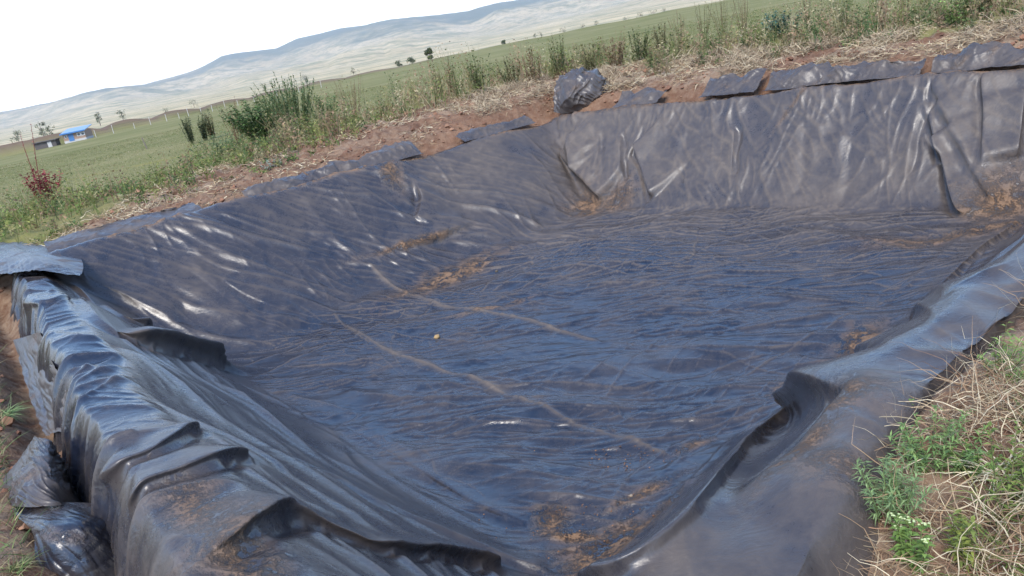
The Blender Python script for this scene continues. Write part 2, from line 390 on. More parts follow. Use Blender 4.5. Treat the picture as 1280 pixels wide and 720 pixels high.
def lay_folds():
    # far-left corner of the near berm: the big dark pleat
    FD([(0, 330), (50, 328), (84, 352), (122, 382), (165, 410), (200, 424)], .18, .09, .15, 1, .12, .03)
    FD([(104, 374), (135, 408), (165, 428), (222, 444), (268, 456), (322, 468)], .21, .09, .15, 1, .14, .03)
    FD([(60, 322), (100, 340), (160, 372), (230, 400)], .06, .09, .03, 1, .2)
    FD([(31, 400), (60, 382), (87, 373), (111, 386)], .05, .05, .03, 1, .3)
    FD([(139, 616), (156, 588), (194, 566), (257, 541)], .07, .05, .065, 1, .2, .02)
    FD([(163, 650), (174, 625), (229, 590), (257, 580), (312, 576)], .07, .05, .07, 1, .15, .02)
    FD([(239, 722), (271, 692), (312, 656), (342, 642), (380, 652), (430, 672), (470, 688), (554, 698), (635, 710)], .09, .055, .095, 1, .10, .03)
    FD([(312, 575), (340, 600), (368, 628), (430, 664)], .045, .035, .02, 1, .2)
    FD([(312, 556), (370, 582), (430, 607), (514, 648), (568, 668), (695, 715)], .07, .06, .03, 1, .12, .02)
    FD([(420, 535), (460, 550), (521, 587), (561, 609), (595, 631), (628, 645), (675, 661)], .045, .04, .02, 1, .15)
    FD([(230, 470), (320, 500), (420, 550), (520, 620), (640, 680)], .04, .05, .01, 1, .2)
    FD([(330, 480), (420, 515), (480, 550), (560, 590)], .03, .04, .01, 1, .2)
    # right berm
    FD([(690, 790), (785, 742), (850, 688), (900, 630), (960, 552), (1008, 512), (1050, 502), (1082, 512), (1104, 530)], .25, .11, .11, 1, .14, .0, 1.0, .2)
    FD([(1030, 470), (1070, 452), (1110, 448), (1150, 450), (1190, 458)], .05, .07, .05, 1, .4, .02)
    FD([(1052, 458), (1085, 431), (1115, 408), (1146, 404), (1185, 420), (1200, 440)], .07, .07, .07, 1, .4, .03)
    FD([(1090, 395), (1125, 374), (1160, 378), (1220, 410)], .06, .07, .04, 1, .4, .02)
    FD([(1190, 380), (1230, 350), (1280, 330)], .04, .06, .03, 1, .4)
    FD([(1150, 378), (1190, 342), (1230, 306), (1280, 272)], .05, .04, .03, 1, .1, .03)
    FD([(1120, 370), (1190, 310), (1240, 268)], .04, .05, .0, 1, .2)
    # back wall pleats
    def drop(x0, y0, x1, y1, h, w, lean=0., g=.02):
        FD([(x0, y0), (x0*.6+x1*.4, y0*.6+y1*.4), (x1, y1)], h, w, lean*2.5, 1, .06, g)
    drop(668, 150, 760, 248, .12, .09, .06, .05); drop(676, 148, 735, 200, .06, .06); drop(712, 140, 728, 215, .08, .07, .03, .04); drop(733, 136, 740, 190, .04, .06, .0)
    drop(772, 132, 778, 230, .08, .055, .02, .04); drop(782, 132, 822, 246, .10, .065, .05, .05)
    drop(917, 118, 911, 225, .05, .06, .02, .04)
    drop(1155, 92, 1130, 220, .06, .055, .0, .03); drop(1158, 92, 1180, 200, .08, .06, .03, .04); drop(1160, 94, 1212, 272, .12, .065, .05, .05); drop(1165, 100, 1250, 255, .06, .055, .02, .03); drop(1275, 110, 1268, 200, .09, .07, .03, .04)
    drop(850, 124, 842, 235, .025, .09, .0, .02); drop(1003, 104, 985, 245, .022, .09, .0, .02); drop(1062, 100, 1035, 260, .028, .10, .0, .02); drop(1232, 90, 1238, 210, .05, .05, .02, .03); drop(745, 135, 752, 225, .05, .05, .02, .03)
    # left wall
    FD([(510, 197), (520, 225), (532, 250), (522, 275)], .07, .06, .04, -1, .1, .03)
    FD([(120, 300), (190, 330), (260, 372), (310, 410)], .05, .10, .0, 1, .15)
    FD([(150, 280), (230, 318), (290, 372), (340, 418)], .05, .08, .0, 1, .15)
    FD([(270, 345), (310, 370), (350, 388), (380, 394)], .04, .06, .02, 1, .2)
    FD([(210, 270), (300, 340), (360, 380), (430, 415)], .04, .09, .0, 1, .2)
    FD([(370, 235), (420, 300), (457, 321)], .03, .07, .0, 1, .2)
    FD([(490, 307), (530, 300), (560, 288), (600, 278)], .05, .06, .02, 1, .2)
    FD([(600, 290), (660, 300), (690, 298), (725, 288)], .03, .04, .02, 1, .2)
NU, NV = 1050, 1130
X, Y, Z, sd, P0, N0 = base_surface(NU, NV); q = zones(X, Y, Z, sd); cn, cr, cb, cl = q['cn'], q['cr'], q['cb'], q['cl']
dl, db, dr, dn = [sd[i][0] for i in range(4)]; N = N0.reshape(-1, 3).astype(float); cz = Z
def film(a, b, la, lb, seed, p=2.2, mask=None, warp=.35):
    """one family of film wrinkles: long along a, narrow along b, sharp crests and wide soft troughs, in patches"""
    wa = pn(a*.9/la, b*.35/lb, seed+40); wb = pn(a*.9/la+9, b*.35/lb, seed+41)
    n_ = pn(a/la+wa*warp, b/lb+wb*warp*1.5, seed)
    r = (np.sqrt(n_*n_+.0006)-.0245); r = np.clip(1-r*1.9, 0, 1)**p
    m = sst(-.35, .45, pn(a/la/2.2+3, b/lb/4.5, seed+42)) if mask is None else mask
    return r*m*lb
disp = np.zeros(len(X))
def zone(w, coords, fams, extra=None, gain=1.0):
    """adds several families of film wrinkles where the zone weight w is above nothing"""
    i = np.nonzero(w > .004)[0]; c = [k[i] for k in coords]; v = extra(*c) if extra else 0
    for f, la, lb, am, sdn, pp in fams: v = v+am*film(*f(*c), la, lb, sdn, pp)
    disp[i] += v*w[i]*gain
def D_(d): return lambda x, y: rot(x, y, d)
xw, yw = X+.25*pn(X*.55, Y*.55, 50), Y+.25*pn(X*.55, Y*.55, 51)
def und(x, y):
    v = .030*fbm(x*.5, y*.75, 2, 68)
    for d, la, lb, am, sdn in ((-12, 1.9, .55, .060, 161), (-32, 1.3, .34, .034, 162), (6, 1.0, .24, .014, 163), (-48, .6, .14, .0030, 164)):
        a, b = rot(x+.10*pn(x*2.2, y*2.2, sdn+5), y+.06*pn(x*3.1, y*3.1, sdn+6), d)
        n_ = pn(a/la, b/lb, sdn); v = v+am*(1.1*np.sqrt(n_*n_+.004)*np.sign(n_+.15)*.5+n_*.5)*(.55+.9*sst(-.3, .4, pn(a/la/2+4, b/lb/4, sdn+9)))
    return v
zone(q['floor'], (xw, yw), [(D_(-20), 3.4, .34, .070, 61, 8.0), (D_(-34), 2.4, .22, .095, 62, 7.5), (D_(-6), 2.0, .18, .105, 63, 7.5), (D_(42), 2.6, .30, .035, 64, 10.0), (D_(-26), 1.8, .13, .045, 65, 6.0), (D_(-66), 1.8, .30, .02, 66, 8.0), (D_(8), 2.2, .20, .04, 60, 9.0)], und)
def W_(sl_): return lambda c, z: (z*1.35-c*sl_*.5, c+z*sl_)
def L_(sl_): return lambda c, z: (z*1.35-c*.4, c+z*sl_)
zone(q['B'], (cb, cz), [(W_(.75), 1.3, .42, .060, 70, 2.2), (W_(.9), .8, .22, .050, 71, 2.4), (W_(-.35), .9, .26, .030, 72, 3.0), (W_(.6), .45, .11, .035, 74, 2.2), (W_(.1), .9, .2, .04, 69, 3.5)], lambda c, z: .06*pn(c*.7, z*.7, 73), 1.5)
zone(q['L'], (cl, cz), [(L_(1.5), 1.8, .55, .055, 75, 2.2), (L_(1.9), 1.2, .28, .05, 76, 2.4), (L_(.4), 1.0, .30, .04, 77, 3.0), (L_(1.4), .6, .13, .04, 79, 2.4)], lambda c, z: .09*pn(c*.6, z*.7, 78), 1.6)
def N_(sl_): return lambda c, d: (c-d*.6, d+c*sl_)
zone(q['wN'], (cn, dn), [(N_(.13), 2.8, .34, .12, 80, 2.6), (N_(.20), 1.8, .17, .11, 81, 2.4), (N_(.05), 1.1, .085, .08, 82, 2.2)], lambda c, d: .04*pn(c*.6, d*1.2, 88))
def B_(sl_): return lambda c, d: (d, c+d*sl_)
zone(q['bN'], (cn, dn), [(B_(.5), 1.3, .50, .105, 84, 3.4), (B_(-.6), 1.0, .32, .075, 85, 4.0), (B_(1.1), .8, .20, .055, 86, 4.0), (B_(.2), .6, .10, .03, 89, 3.0)], lambda c, d: .05*pn(c*1.3, d*1.6, 87))
def R_(sl_): return lambda c, d: (c+d*.6, d-c*sl_)
zone(q['wR'], (cr, dr), [(R_(.1), 1.8, .30, .10, 90, 2.6), (R_(-.1), 1.1, .15, .09, 91, 2.4)])
zone(q['bR'], (cr, dr), [(B_(-.5), 1.2, .5, .06, 93, 3.0), (B_(.6), .7, .22, .035, 94, 3.0)], lambda c, d: .14*pn(c*1.25, d*1.2, 92)+.05*pn(c*2.7, d*2.2, 96))
sk = sst(.0, -.12, np.minimum(dn+sd[3][3], dr+sd[2][3]))
zone(sk, (cz, cn+cr), [(lambda z, c: (z, c), .6, .28, .20, 95, 2.6)])
def smooth_pass(A, w):
    B = A.copy(); B[1:-1, 1:-1] += w*(.25*(A[:-2, 1:-1]+A[2:, 1:-1]+A[1:-1, :-2]+A[1:-1, 2:])-A[1:-1, 1:-1]); return B
G_.X, G_.Y, G_.N = X, Y, N; G_.D = np.zeros((len(X), 3)); G_.F = np.zeros(len(X))
lay_folds()
G_.D += N*(disp*(1-.8*np.clip(G_.F*1.6, 0, 1)))[:, None]
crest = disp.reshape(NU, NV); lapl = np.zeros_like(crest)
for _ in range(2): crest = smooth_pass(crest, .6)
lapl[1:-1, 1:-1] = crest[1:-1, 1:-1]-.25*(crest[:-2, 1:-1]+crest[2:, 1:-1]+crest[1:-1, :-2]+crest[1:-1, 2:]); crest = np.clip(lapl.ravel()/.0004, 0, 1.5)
DD = G_.D.reshape(NU, NV, 3)
Fw_ = G_.F.reshape(NU, NV, 1)
for _ in range(4): DD = DD+Fw_*(smooth_pass(DD, .8)-DD)
for _ in range(2): DD = smooth_pass(DD, .5)
G_.D = np.ascontiguousarray(DD.reshape(-1, 3)); Fu = G_.F.copy()
def crease(px, h=.009, w=.014): FD(px, h, w, 0, 1, .05, 0, 1.4, .3)
crease([(457, 321), (504, 364), (554, 384), (635, 395), (709, 415), (756, 428)], .034, .030)
crease([(640, 493), (700, 520), (746, 537), (790, 553), (840, 571)], .022, .022)
crease([(415, 392), (464, 428), (521, 452), (588, 475), (640, 493)], .030, .028)
crease([(560, 395), (640, 370), (760, 350), (900, 330)], .011)
crease([(470, 405), (560, 400), (700, 372)], .010); crease([(760, 428), (900, 440), (1000, 432)], .011); crease([(900, 480), (960, 450), (1060, 400), (1150, 350)], .012)
crease([(740, 262), (900, 275), (1100, 300)], .014); crease([(700, 320), (860, 315), (1000, 340), (1120, 330)], .012)
X2, Y2, Z2 = (P0.reshape(-1, 3)+G_.D).T
dust_x = .16*Fu+2.6*np.clip(G_.F-Fu, 0, 1); floorw = q['floor']; wb = q['B']; wL = q['L']; wallN, wallR, bermN, bermR = q['wN'], q['wR'], q['bN'], q['bR']

# where dust and soil lie
farness = sst(4.2, 1.2, db)*.30+sst(3.0, .5, dl)*.12
dust = .10+farness+.13*wb+.07*wL+.26*wallN+.10*wallR+.24*bermN*sst(4.0, 1.5, np.abs(cn))+.42*bermR+.10*sk
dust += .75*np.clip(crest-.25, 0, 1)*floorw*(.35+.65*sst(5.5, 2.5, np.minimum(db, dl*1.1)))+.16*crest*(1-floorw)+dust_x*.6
dust += .16*fbm(X*.8, Y*.8, 4, 100)
dust = np.clip(dust-.10*bermN*sst(2.5, 4, np.abs(cn)), 0, 1)
soil = np.zeros_like(X)
for (px, py, a, b, ang, st) in [(562, 345, .75, .20, 40, 1), (515, 303, .6, .05, 30, .9), (735, 262, .22, .28, 0, .9), (760, 685, .28, .16, 30, 1), (715, 668, .05, .22, 60, 1), (800, 665, .35, .06, 40, .9),
                                (1075, 432, .35, .14, 45, .9), (1205, 292, .8, .16, -10, .8), (1005, 476, .25, .07, 30, .8), (690, 650, .10, .12, 0, .8), (800, 622, .2, .05, 20, .7), (1130, 300, .6, .10, -35, .5), (1250, 262, .3, .3, 0, .7),
                                (1010, 575, .22, .05, 35, .6), (1060, 520, .2, .10, 30, .6), (485, 210, .16, .3, 20, .6), (770, 255, .3, .2, 0, .5), (865, 560, .15, .05, 20, .5), (240, 640, .25, .10, 120, .5), (300, 700, .3, .12, 120, .55), (1000, 120, .5, .03, 0, .3), (620, 385, .5, .06, 10, .4), (1045, 600, .12, .1, 0, .3)]:
    p = hit(px, py, H)
    if p is None: continue
    a_, b_ = rot(X-p[0], Y-p[1], ang)
    soil = np.maximum(soil, st*np.exp(-((a_/a)**2+(b_/b)**2)*(1+.6*pn(X*4, Y*4, 110))))
# soil swept onto the thin far rims
soil = np.maximum(soil, .9*np.exp(-((np.minimum(dl, db)+.05)/.05)**2)*sst(-.1, .3, pn(X*1.3, Y*1.3, 112)+.3))
liner = empty('pond_liner', (0, 0, 0))
tag(liner, 'wrinkled black plastic sheet lining the whole dug pond, dusty, its edges draped over the banks', 'pond liner')
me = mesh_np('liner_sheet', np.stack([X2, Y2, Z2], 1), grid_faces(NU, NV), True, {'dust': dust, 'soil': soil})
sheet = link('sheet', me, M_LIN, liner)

# ------------------------------------------------------------------ loose edges of the plastic
def cloth(name, ctrl, n, m, amp, seed, parent=liner, bend=1.0, label=None, lam=.25, dust=.25, mat=None):
    """ctrl: rows x cols of 3D points -> smooth crumpled sheet"""
    C_ = np.array(ctrl, float); r, c = C_.shape[:2]
    def up(A, k):
        t = np.linspace(0, len(A)-1, k); i = np.clip(np.floor(t).astype(int), 0, len(A)-2); f = (t-i)
        g = lambda j: A[np.clip(j, 0, len(A)-1)]
        f = f.reshape((-1,)+(1,)*(A.ndim-1))
        p0, p1, p2, p3 = g(i-1), g(i), g(i+1), g(i+2)
        return .5*((2*p1)+(-p0+p2)*f+(2*p0-5*p1+4*p2-p3)*f*f+(-p0+3*p1-3*p2+p3)*f**3)
    G = up(C_, n); G = up(G.transpose(1, 0, 2), m).transpose(1, 0, 2)
    a = np.gradient(G, axis=0); b = np.gradient(G, axis=1); nn = np.cross(a, b); nn /= np.linalg.norm(nn, axis=2, keepdims=True)+1e-9
    gx = np.cumsum(np.linalg.norm(a, axis=2), axis=0); gy = np.cumsum(np.linalg.norm(b, axis=2), axis=1)
    d = 1.2*ridge((gx+gy*.3)/lam, (gy-gx*.2)/lam/2.5, seed, 3.5)+.8*ridge((gx-gy*.6)/lam*2, gy/lam, seed+1, 3.5)+.5*ridge((gx+gy)/lam*3.6, gy/lam*1.2, seed+7, 3)+1.6*pn(gx/lam/1.6, gy/lam/1.8, seed+2)-.6
    # edges wander
    fd_ = sst(0, .3, np.linspace(0, 1, m))[None, :]; G = G+nn*(amp*d*(.25+.75*fd_))[:, :, None]
    tt_ = np.linspace(0, 1, m)[None, :]; G[..., 2] += amp*(1.6*pn(gx*3, gx*0, seed+4)+.9*pn(gx*11, gx*0, seed+5))*tt_**2
    V = G.reshape(-1, 3)
    me = mesh_np(name, V, grid_faces(n, m), True, {'dust': np.full(len(V), dust)+.15*pn(V[:, 0]*3, V[:, 1]*3, seed), 'soil': .2*sst(.3, .8, pn(V[:, 0]*4, V[:, 1]*4+V[:, 2]*4, seed+9))})
    o = link(name, me, mat or M_FLAP, parent)
    if label: o['label'] = label
    return o
def on_side(S, s, d):
    P0, t, n, L = S; p = P0+t*(s*L)+n*d; return p
def rim_flap(px0, px1, S, dins, zs, seed, amp=.018, k=6):
    """strip of liner lying in the trench behind a far rim and up against the soil"""
    a = at_z(px0[0], px0[1], .05); b = at_z(px1[0], px1[1], .05)
    _, s0 = dist(S, a[0], a[1]); _, s1 = dist(S, b[0], b[1])
    rows = []
    rr = np.random.default_rng(seed); k = max(k, int(np.linalg.norm(a-b)/.28))
    for i in range(k):
        s = s0+(s1-s0)*i/(k-1); e = math.sin(math.pi*(i+.4)/(k-.2))**.5
        row = []
        for d, z in zip(dins, zs):
            p = on_side(S, s, d*(1+.2*rr.uniform(-1, 1))-(.22 if S is S_BACK else 0)*math.sin(math.pi*min(max(s, 0), 1)))
            row.append((p[0], p[1], z*.8*(.7+.3*e)*rr.uniform(.6, 1.15) if z > 0 else z))
        rows.append(row)
    L = np.linalg.norm(a-b)
    cloth('edge_flap', rows, max(20, int(L/.02)), 44, amp, seed, lam=.30, dust=.46)
rim_flap((60, 312), (255, 258), S_LEFT, (-.02, -.14, -.38, -.62, -.85), (-.02, -.08, .02, .10, .12), 201, .014, 7)
rim_flap((305, 243), (395, 222), S_LEFT, (-.04, -.15, -.35, -.5), (-.02, -.06, .10, .17), 202)
rim_flap((392, 222), (475, 206), S_LEFT, (-.04, -.15, -.34, -.5), (-.02, -.04, .15, .20), 203)
rim_flap((470, 206), (556, 186), S_LEFT, (-.04, -.15, -.34, -.5), (-.02, -.02, .19, .24), 204)
rim_flap((585, 172), (668, 148), S_LEFT, (-.04, -.12, -.25, -.36), (-.02, .0, .12, .15), 205)
rim_flap((790, 124), (850, 116), S_BACK, (-.04, -.15, -.3, -.42), (.04, .08, .26, .30), 206)
rim_flap((893, 113), (968, 103), S_BACK, (-.04, -.16, -.36, -.50), (.05, .06, .34, .44), 207)
rim_flap((972, 104), (1158, 86), S_BACK, (-.04, -.18, -.36, -.46), (.05, .04, .26, .32), 208, .024, 9)
rim_flap((1172, 84), (1300, 72), S_BACK, (-.04, -.18, -.36, -.48), (.05, .04, .26, .33), 209, .024, 6)
# bunched heap of plastic at the far corner
def at_d(x, y, d):
    v = ray(x, y); return np.array([0, 0, EYE])+v*(d/v[1])
D0 = 14.7
cloth('bunched_edge', [[at_d(692, 140, D0), at_d(694, 118, D0+.1), at_d(700, 100, D0+.4), at_d(712, 96, D0+.8)],
                       [at_d(706, 142, D0-.1), at_d(712, 116, D0-.25), at_d(722, 86, D0+.1), at_d(726, 90, D0+.7)],
                       [at_d(722, 138, D0-.12), at_d(728, 116, D0-.22), at_d(735, 90, D0+.05), at_d(732, 90, D0+.7)],
                       [at_d(738, 134, D0-.1), at_d(742, 116, D0-.2), at_d(748, 92, D0+.05), at_d(744, 92, D0+.7)],
                       [at_d(758, 130, D0), at_d(757, 118, D0+.1), at_d(756, 104, D0+.3), at_d(752, 98, D0+.8)]], 110, 90, .045, 220, lam=.45, dust=.42)
cloth('edge_flap', [[at_z(-60, 286, -.10), at_z(-60, 306, .02), at_z(-60, 330, .05), at_z(-60, 350, -.10)],
                    [at_z(-5, 288, -.08), at_z(-2, 306, .03), at_z(0, 322, .06), at_z(2, 342, .02)],
                    [at_z(45, 304, -.06), at_z(48, 312, .0), at_z(52, 324, .05), at_z(50, 338, .03)],
                    [at_z(96, 310, -.16), at_z(100, 320, -.12), at_z(104, 332, -.10), at_z(100, 346, -.14)]], 110, 80, .010, 260, lam=.8, dust=.30, label='dark gathered corner of the sheet bulging at the left edge')
# flaps outside the near berm, bottom left of the view
cloth('edge_flap', [[at_z(16, 425, -.42), at_z(30, 470, -.42), at_z(42, 510, -.45), at_z(56, 545, -.5)],
                    [at_z(34, 420, -.30), at_z(50, 465, -.30), at_z(66, 505, -.34), at_z(76, 540, -.42)],
                    [at_z(50, 415, -.12), at_z(68, 455, -.12), at_z(84, 500, -.16), at_z(96, 535, -.26)]], 90, 60, .012, 230, lam=.35, dust=.5, label='flat grey skirt of plastic hanging outside the near bank')
cloth('edge_flap', [[at_z(44, 545, -.34), at_z(48, 548, -.24), at_z(62, 553, -.22), at_z(72, 570, -.40)],
                    [at_z(20, 580, -.36), at_z(42, 580, -.20), at_z(66, 584, -.22), at_z(84, 592, -.46)],
                    [at_z(4, 600, -.40), at_z(34, 604, -.24), at_z(68, 608, -.27), at_z(96, 616, -.52)],
                    [at_z(6, 632, -.42), at_z(34, 634, -.32), at_z(72, 634, -.34), at_z(108, 636, -.58)]], 120, 100, .013, 240, lam=.22, dust=.42, label='crumpled grey flap of plastic folded over the trench edge')
cloth('edge_flap', [[at_z(14, 630, -.42), at_z(22, 646, -.36), at_z(40, 664, -.34), at_z(44, 700, -.42), at_z(50, 760, -.60)],
                    [at_z(56, 628, -.36), at_z(60, 640, -.31), at_z(66, 662, -.29), at_z(68, 705, -.42), at_z(74, 765, -.62)],
                    [at_z(98, 628, -.38), at_z(98, 640, -.33), at_z(102, 658, -.31), at_z(108, 705, -.46), at_z(112, 765, -.66)],
                    [at_z(132, 630, -.46), at_z(134, 644, -.42), at_z(136, 660, -.42), at_z(144, 710, -.56), at_z(148, 765, -.72)]], 100, 110, .007, 250, lam=.3, dust=.04, label='black torn end of plastic lying in the trench')

# ------------------------------------------------------------------ terrain
def masks(x, y, sd_):
    of = np.maximum(-sd_[0][0], -sd_[1][0]); on = np.maximum(-sd_[2][0], -sd_[3][0])
    s = np.where(-sd_[0][0] > -sd_[1][0], np.clip(sd_[0][4], -1, 1), 1+np.clip(sd_[1][4], 0, 1.5))
    w0 = np.interp(s, [-1, -.2, .1, .3, .6, 1, 1.6, 2.2], [0, .2, 1.6, 3.6, 3.0, 2.6, 1.6, 1.4])
    nz = fbm(x*.7, y*.7, 3, 120)
    turf = sst(w0-.5, w0+1.2, of+nz*1.0)
    straw = sst(.5, .9, of+.4*nz)*(.35+.65*sst(w0*.35, w0*.8, of))*(.6+.6*sst(.9, 1.3, s))*sst(-.3, .2, nz+.12*(s > .9))
    ont = sst(.9, 2.4, on+nz*.8)
    onf = sst(.0, .4, on)*(1-sst(0, .8, of))
    turf = turf*(1-onf)+onf*ont*.7; straw = straw*(1-onf)+onf*.42
    return np.clip(turf, 0, 1), np.clip(straw, 0, 1), of, on
xs = np.concatenate([np.arange(-17, -8, .07), np.arange(-8, 9, .032), np.arange(9, 15, .07)])
ys = np.concatenate([np.arange(-3, 1, .08), np.arange(1, 19, .032), np.arange(19, 32, .08)])
GX, GY = [a.ravel() for a in np.meshgrid(xs, ys, indexing='ij')]
sg_ = sides(GX, GY); GT = T(GX, GY, sg_); GH = H(GX, GY, sg_)
# fine clods
tf, st_, of, on = masks(GX, GY, sg_)
bare = (1-tf)
GT = GT+bare*sst(.1, .5, np.maximum(of, on))*(.035*fbm(GX*7, GY*7, 3, 130)+.03*ridge(GX*3.3, GY*3.3, 131, 3)-.01)
outside = np.zeros(len(GX), bool)
for i in range(4): outside |= sg_[i][0] < -(sg_[i][3]+.03)
GZ = np.where(outside & (GH < GT), GT, np.minimum(GT, GH-.14))
me = mesh_np('soil_bank', np.stack([GX, GY, GZ], 1), grid_faces(len(xs), len(ys)), True, {'turf': tf, 'straw': st_, 'far': tf*0, 'hgt': tf*0, 'plough': tf*0})
tag(link('ground', me, M_GR), 'reddish brown soil bank and turf round the pond', 'ground', kind='structure')

# far terrain: field, dry plain and hills in one sheet to the horizon
ridge_px = [(-150, 180), (0, 141), (60, 128), (110, 114), (150, 107), (180, 103), (210, 92), (240, 80), (275, 65), (310, 64), (345, 60), (372, 48), (400, 42), (425, 35), (460, 28), (490, 22), (540, 18), (585, 14), (620, 4), (660, -4), (720, -20), (800, -40), (900, -50), (1000, -62), (1280, -90), (1600, -140)]
raz = []; rel = []
for p in ridge_px:
    v = ray(*p); raz.append(math.degrees(math.atan2(v[0], v[1]))); rel.append(math.degrees(math.atan2(v[2], math.hypot(v[0], v[1]))))
azs = np.concatenate([np.arange(-180, -45, 1.5), np.arange(-45, 45, .09), np.arange(45, 181, 1.5)]); azs[-1] = 180
rs = np.concatenate([np.geomspace(2, 400, 170), np.geomspace(410, 12500, 240)])
AZ, RR = [a.ravel() for a in np.meshgrid(azs, rs, indexing='ij')]
FX = RR*np.sin(np.radians(AZ)); FY = RR*np.cos(np.radians(AZ))
sf = sides(FX, FY); FZ = T(FX, FY, sf)
tf2, st2, of2, on2 = masks(FX, FY, sf)
edge = np.interp(AZ, [-50, -25, -5, 20, 60], [165, 165, 200, 230, 230])
plain = -5-3*sst(300, 900, RR)+.6*fbm(FX*.004, FY*.004, 4, 140)
elev = np.interp(AZ, raz, rel); 
wob = fbm(AZ*.35, RR*.0003, 4, 150)
g = (.30*sst(1500, 4200, RR+900*wob)*(.75+.9*pn(AZ*.16, RR*.0002, 152))+.70*sst(4200, 8600, RR+1100*fbm(AZ*.22, RR*.0004, 4, 151)))
gm = np.clip(g, 0, 1.0)
hill = EYE+RR*np.tan(np.radians(np.maximum(elev, .5)*1.0))*gm*(1-.25*sst(9200, 12000, RR))
hill += RR*.010*(fbm(FX*.0007, FY*.0007, 5, 153))*sst(2500, 6000, RR)*sst(9500, 7500, RR)
pz = np.where(RR > 1500, np.maximum(plain, plain+(hill-plain)*sst(1200, 3600, RR)), plain)
wfar = sst(0, 1, (RR-edge)/12)
FZ2 = FZ*(1-wfar)+pz*wfar
inside = np.minimum(np.minimum(FX+17, 14.9-FX), np.minimum(FY+3, 31.9-FY))
FZ2 = FZ2-3.0*sst(.0, 1.5, inside)-.01*(inside > 0)
bankw = np.exp(-((RR-edge+3)/3.5)**2)
bh = np.interp(AZ, [-50, -26, -17, -8, -4, 40], [2.3, 2.2, 1.3, .8, .4, .3])
FZ2 += bh*bankw*(.9+.10*fbm(AZ*.6, RR*0, 3, 160))
plough = np.clip(sst(.25, .5, bankw)*sst(1, -6, AZ)*1.0, 0, 1)
hg = np.clip(gm*1.0-.12, 0, 1)*np.interp(AZ, [-50, -30, -22, -17, 40], [.35, .45, .7, .95, .95])
me = mesh_np('terrain', np.stack([FX, FY, FZ2], 1), grid_faces(len(azs), len(rs))[:, ::-1], True, {'turf': tf2, 'straw': st2, 'far': wfar, 'hgt': hg, 'plough': plough})
tag(link('terrain', me, M_GR), 'green field, pale dry plain and blue hills beyond', 'terrain', kind='structure')

# ------------------------------------------------------------------ blades, straw and weeds as masses
def ribbons(name, P, Dr, L, W, col, seg=3, droop=.3, mat=None, wig=0.0):
    """many curved thin blades; P (n,3), Dr (n,3) start direction"""
    n = len(P); Dr = Dr/np.linalg.norm(Dr, axis=1, keepdims=True)
    sdv = np.cross(Dr, RNG.normal(size=(n, 3))); sdv /= np.linalg.norm(sdv, axis=1, keepdims=True)+1e-9
    V = np.zeros((n, (seg+1)*2, 3)); p = P.copy(); d = Dr.copy()
    dr_ = droop*RNG.uniform(.3, 1.7, n)[:, None]
    for k in range(seg+1):
        w = (W*(1-.85*k/seg))[:, None]*.5
        V[:, 2*k] = p-sdv*w; V[:, 2*k+1] = p+sdv*w
        d = d+np.array([0, 0, -1])*dr_/seg*1.2+RNG.normal(size=(n, 3))*wig; d /= np.linalg.norm(d, axis=1, keepdims=True)
        p = p+d*(L/seg)[:, None]
    base = (np.arange(n)*(seg+1)*2)[:, None]
    Fc = np.concatenate([base+np.array([2*k, 2*k+1, 2*k+3, 2*k+2]) for k in range(seg)], 0)
    c = np.repeat(col[:, None, :], (seg+1)*2, 1).reshape(-1, 3)
    me = mesh_np(name, V.reshape(-1, 3), Fc, False, {'tint': c})
    return link(name, me, mat or M_LEAF)
def rdir(n, up, spread=1.0):
    a = RNG.uniform(0, 2*np.pi, n); d = np.stack([np.cos(a)*spread, np.sin(a)*spread, np.full(n, up)], 1); return d
def cmix(n, cols, wts=None, var=.25):
    cols = np.array(cols); i = RNG.choice(len(cols), n, p=np.array(wts)/sum(wts) if wts else None)
    return cols[i]*RNG.uniform(1-var, 1+var, (n, 1))
GREEN = [(.11, .14, .045), (.15, .17, .06), (.19, .18, .08), (.08, .11, .035)]; DRY = [(.42, .33, .21), (.33, .24, .14), (.50, .42, .29), (.24, .16, .10)]
BROWN = [(.16, .10, .055), (.20, .13, .07), (.13, .085, .05)]
def scatter(n, box, cond):
    x = RNG.uniform(box[0], box[1], n); y = RNG.uniform(box[2], box[3], n); s_ = sides(x, y)
    k = cond(x, y, s_); x, y = x[k], y[k]; s_ = sides(x, y); return x, y, T(x, y, s_), s_
def inview(x, y, m=4): a = np.degrees(np.arctan2(x, y)); return (a > -36-m) & (a < 36+m)
# field grass
x, y, z, s_ = scatter(520000, (-45, 45, 8, 75), lambda x, y, s: inview(x, y) & (masks(x, y, s)[0] > RNG.uniform(.25, 1, len(x))) & (masks(x, y, s)[2] > .6) & (RNG.uniform(0, 1, len(x)) < 1.1*np.clip(18/np.hypot(x, y), 0, 1)**.8))
n = len(x); rr_ = np.hypot(x, y)
patch = fbm(x*.25, y*.25, 3, 170)
col = cmix(n, GREEN+DRY[:2], (4, 4, 3, 2, 1.2, 1.0)); Lg = RNG.uniform(.03, .10, n)*(1+.9*patch); Wg = np.clip(.005*rr_/12, .006, .035)
g = ribbons('field_grass', np.stack([x, y, z-.01], 1), rdir(n, 1.4), Lg, Wg, col, 2, .4); tag(g, 'short green grass covering the field beyond the soil bank', 'grass', kind='stuff')
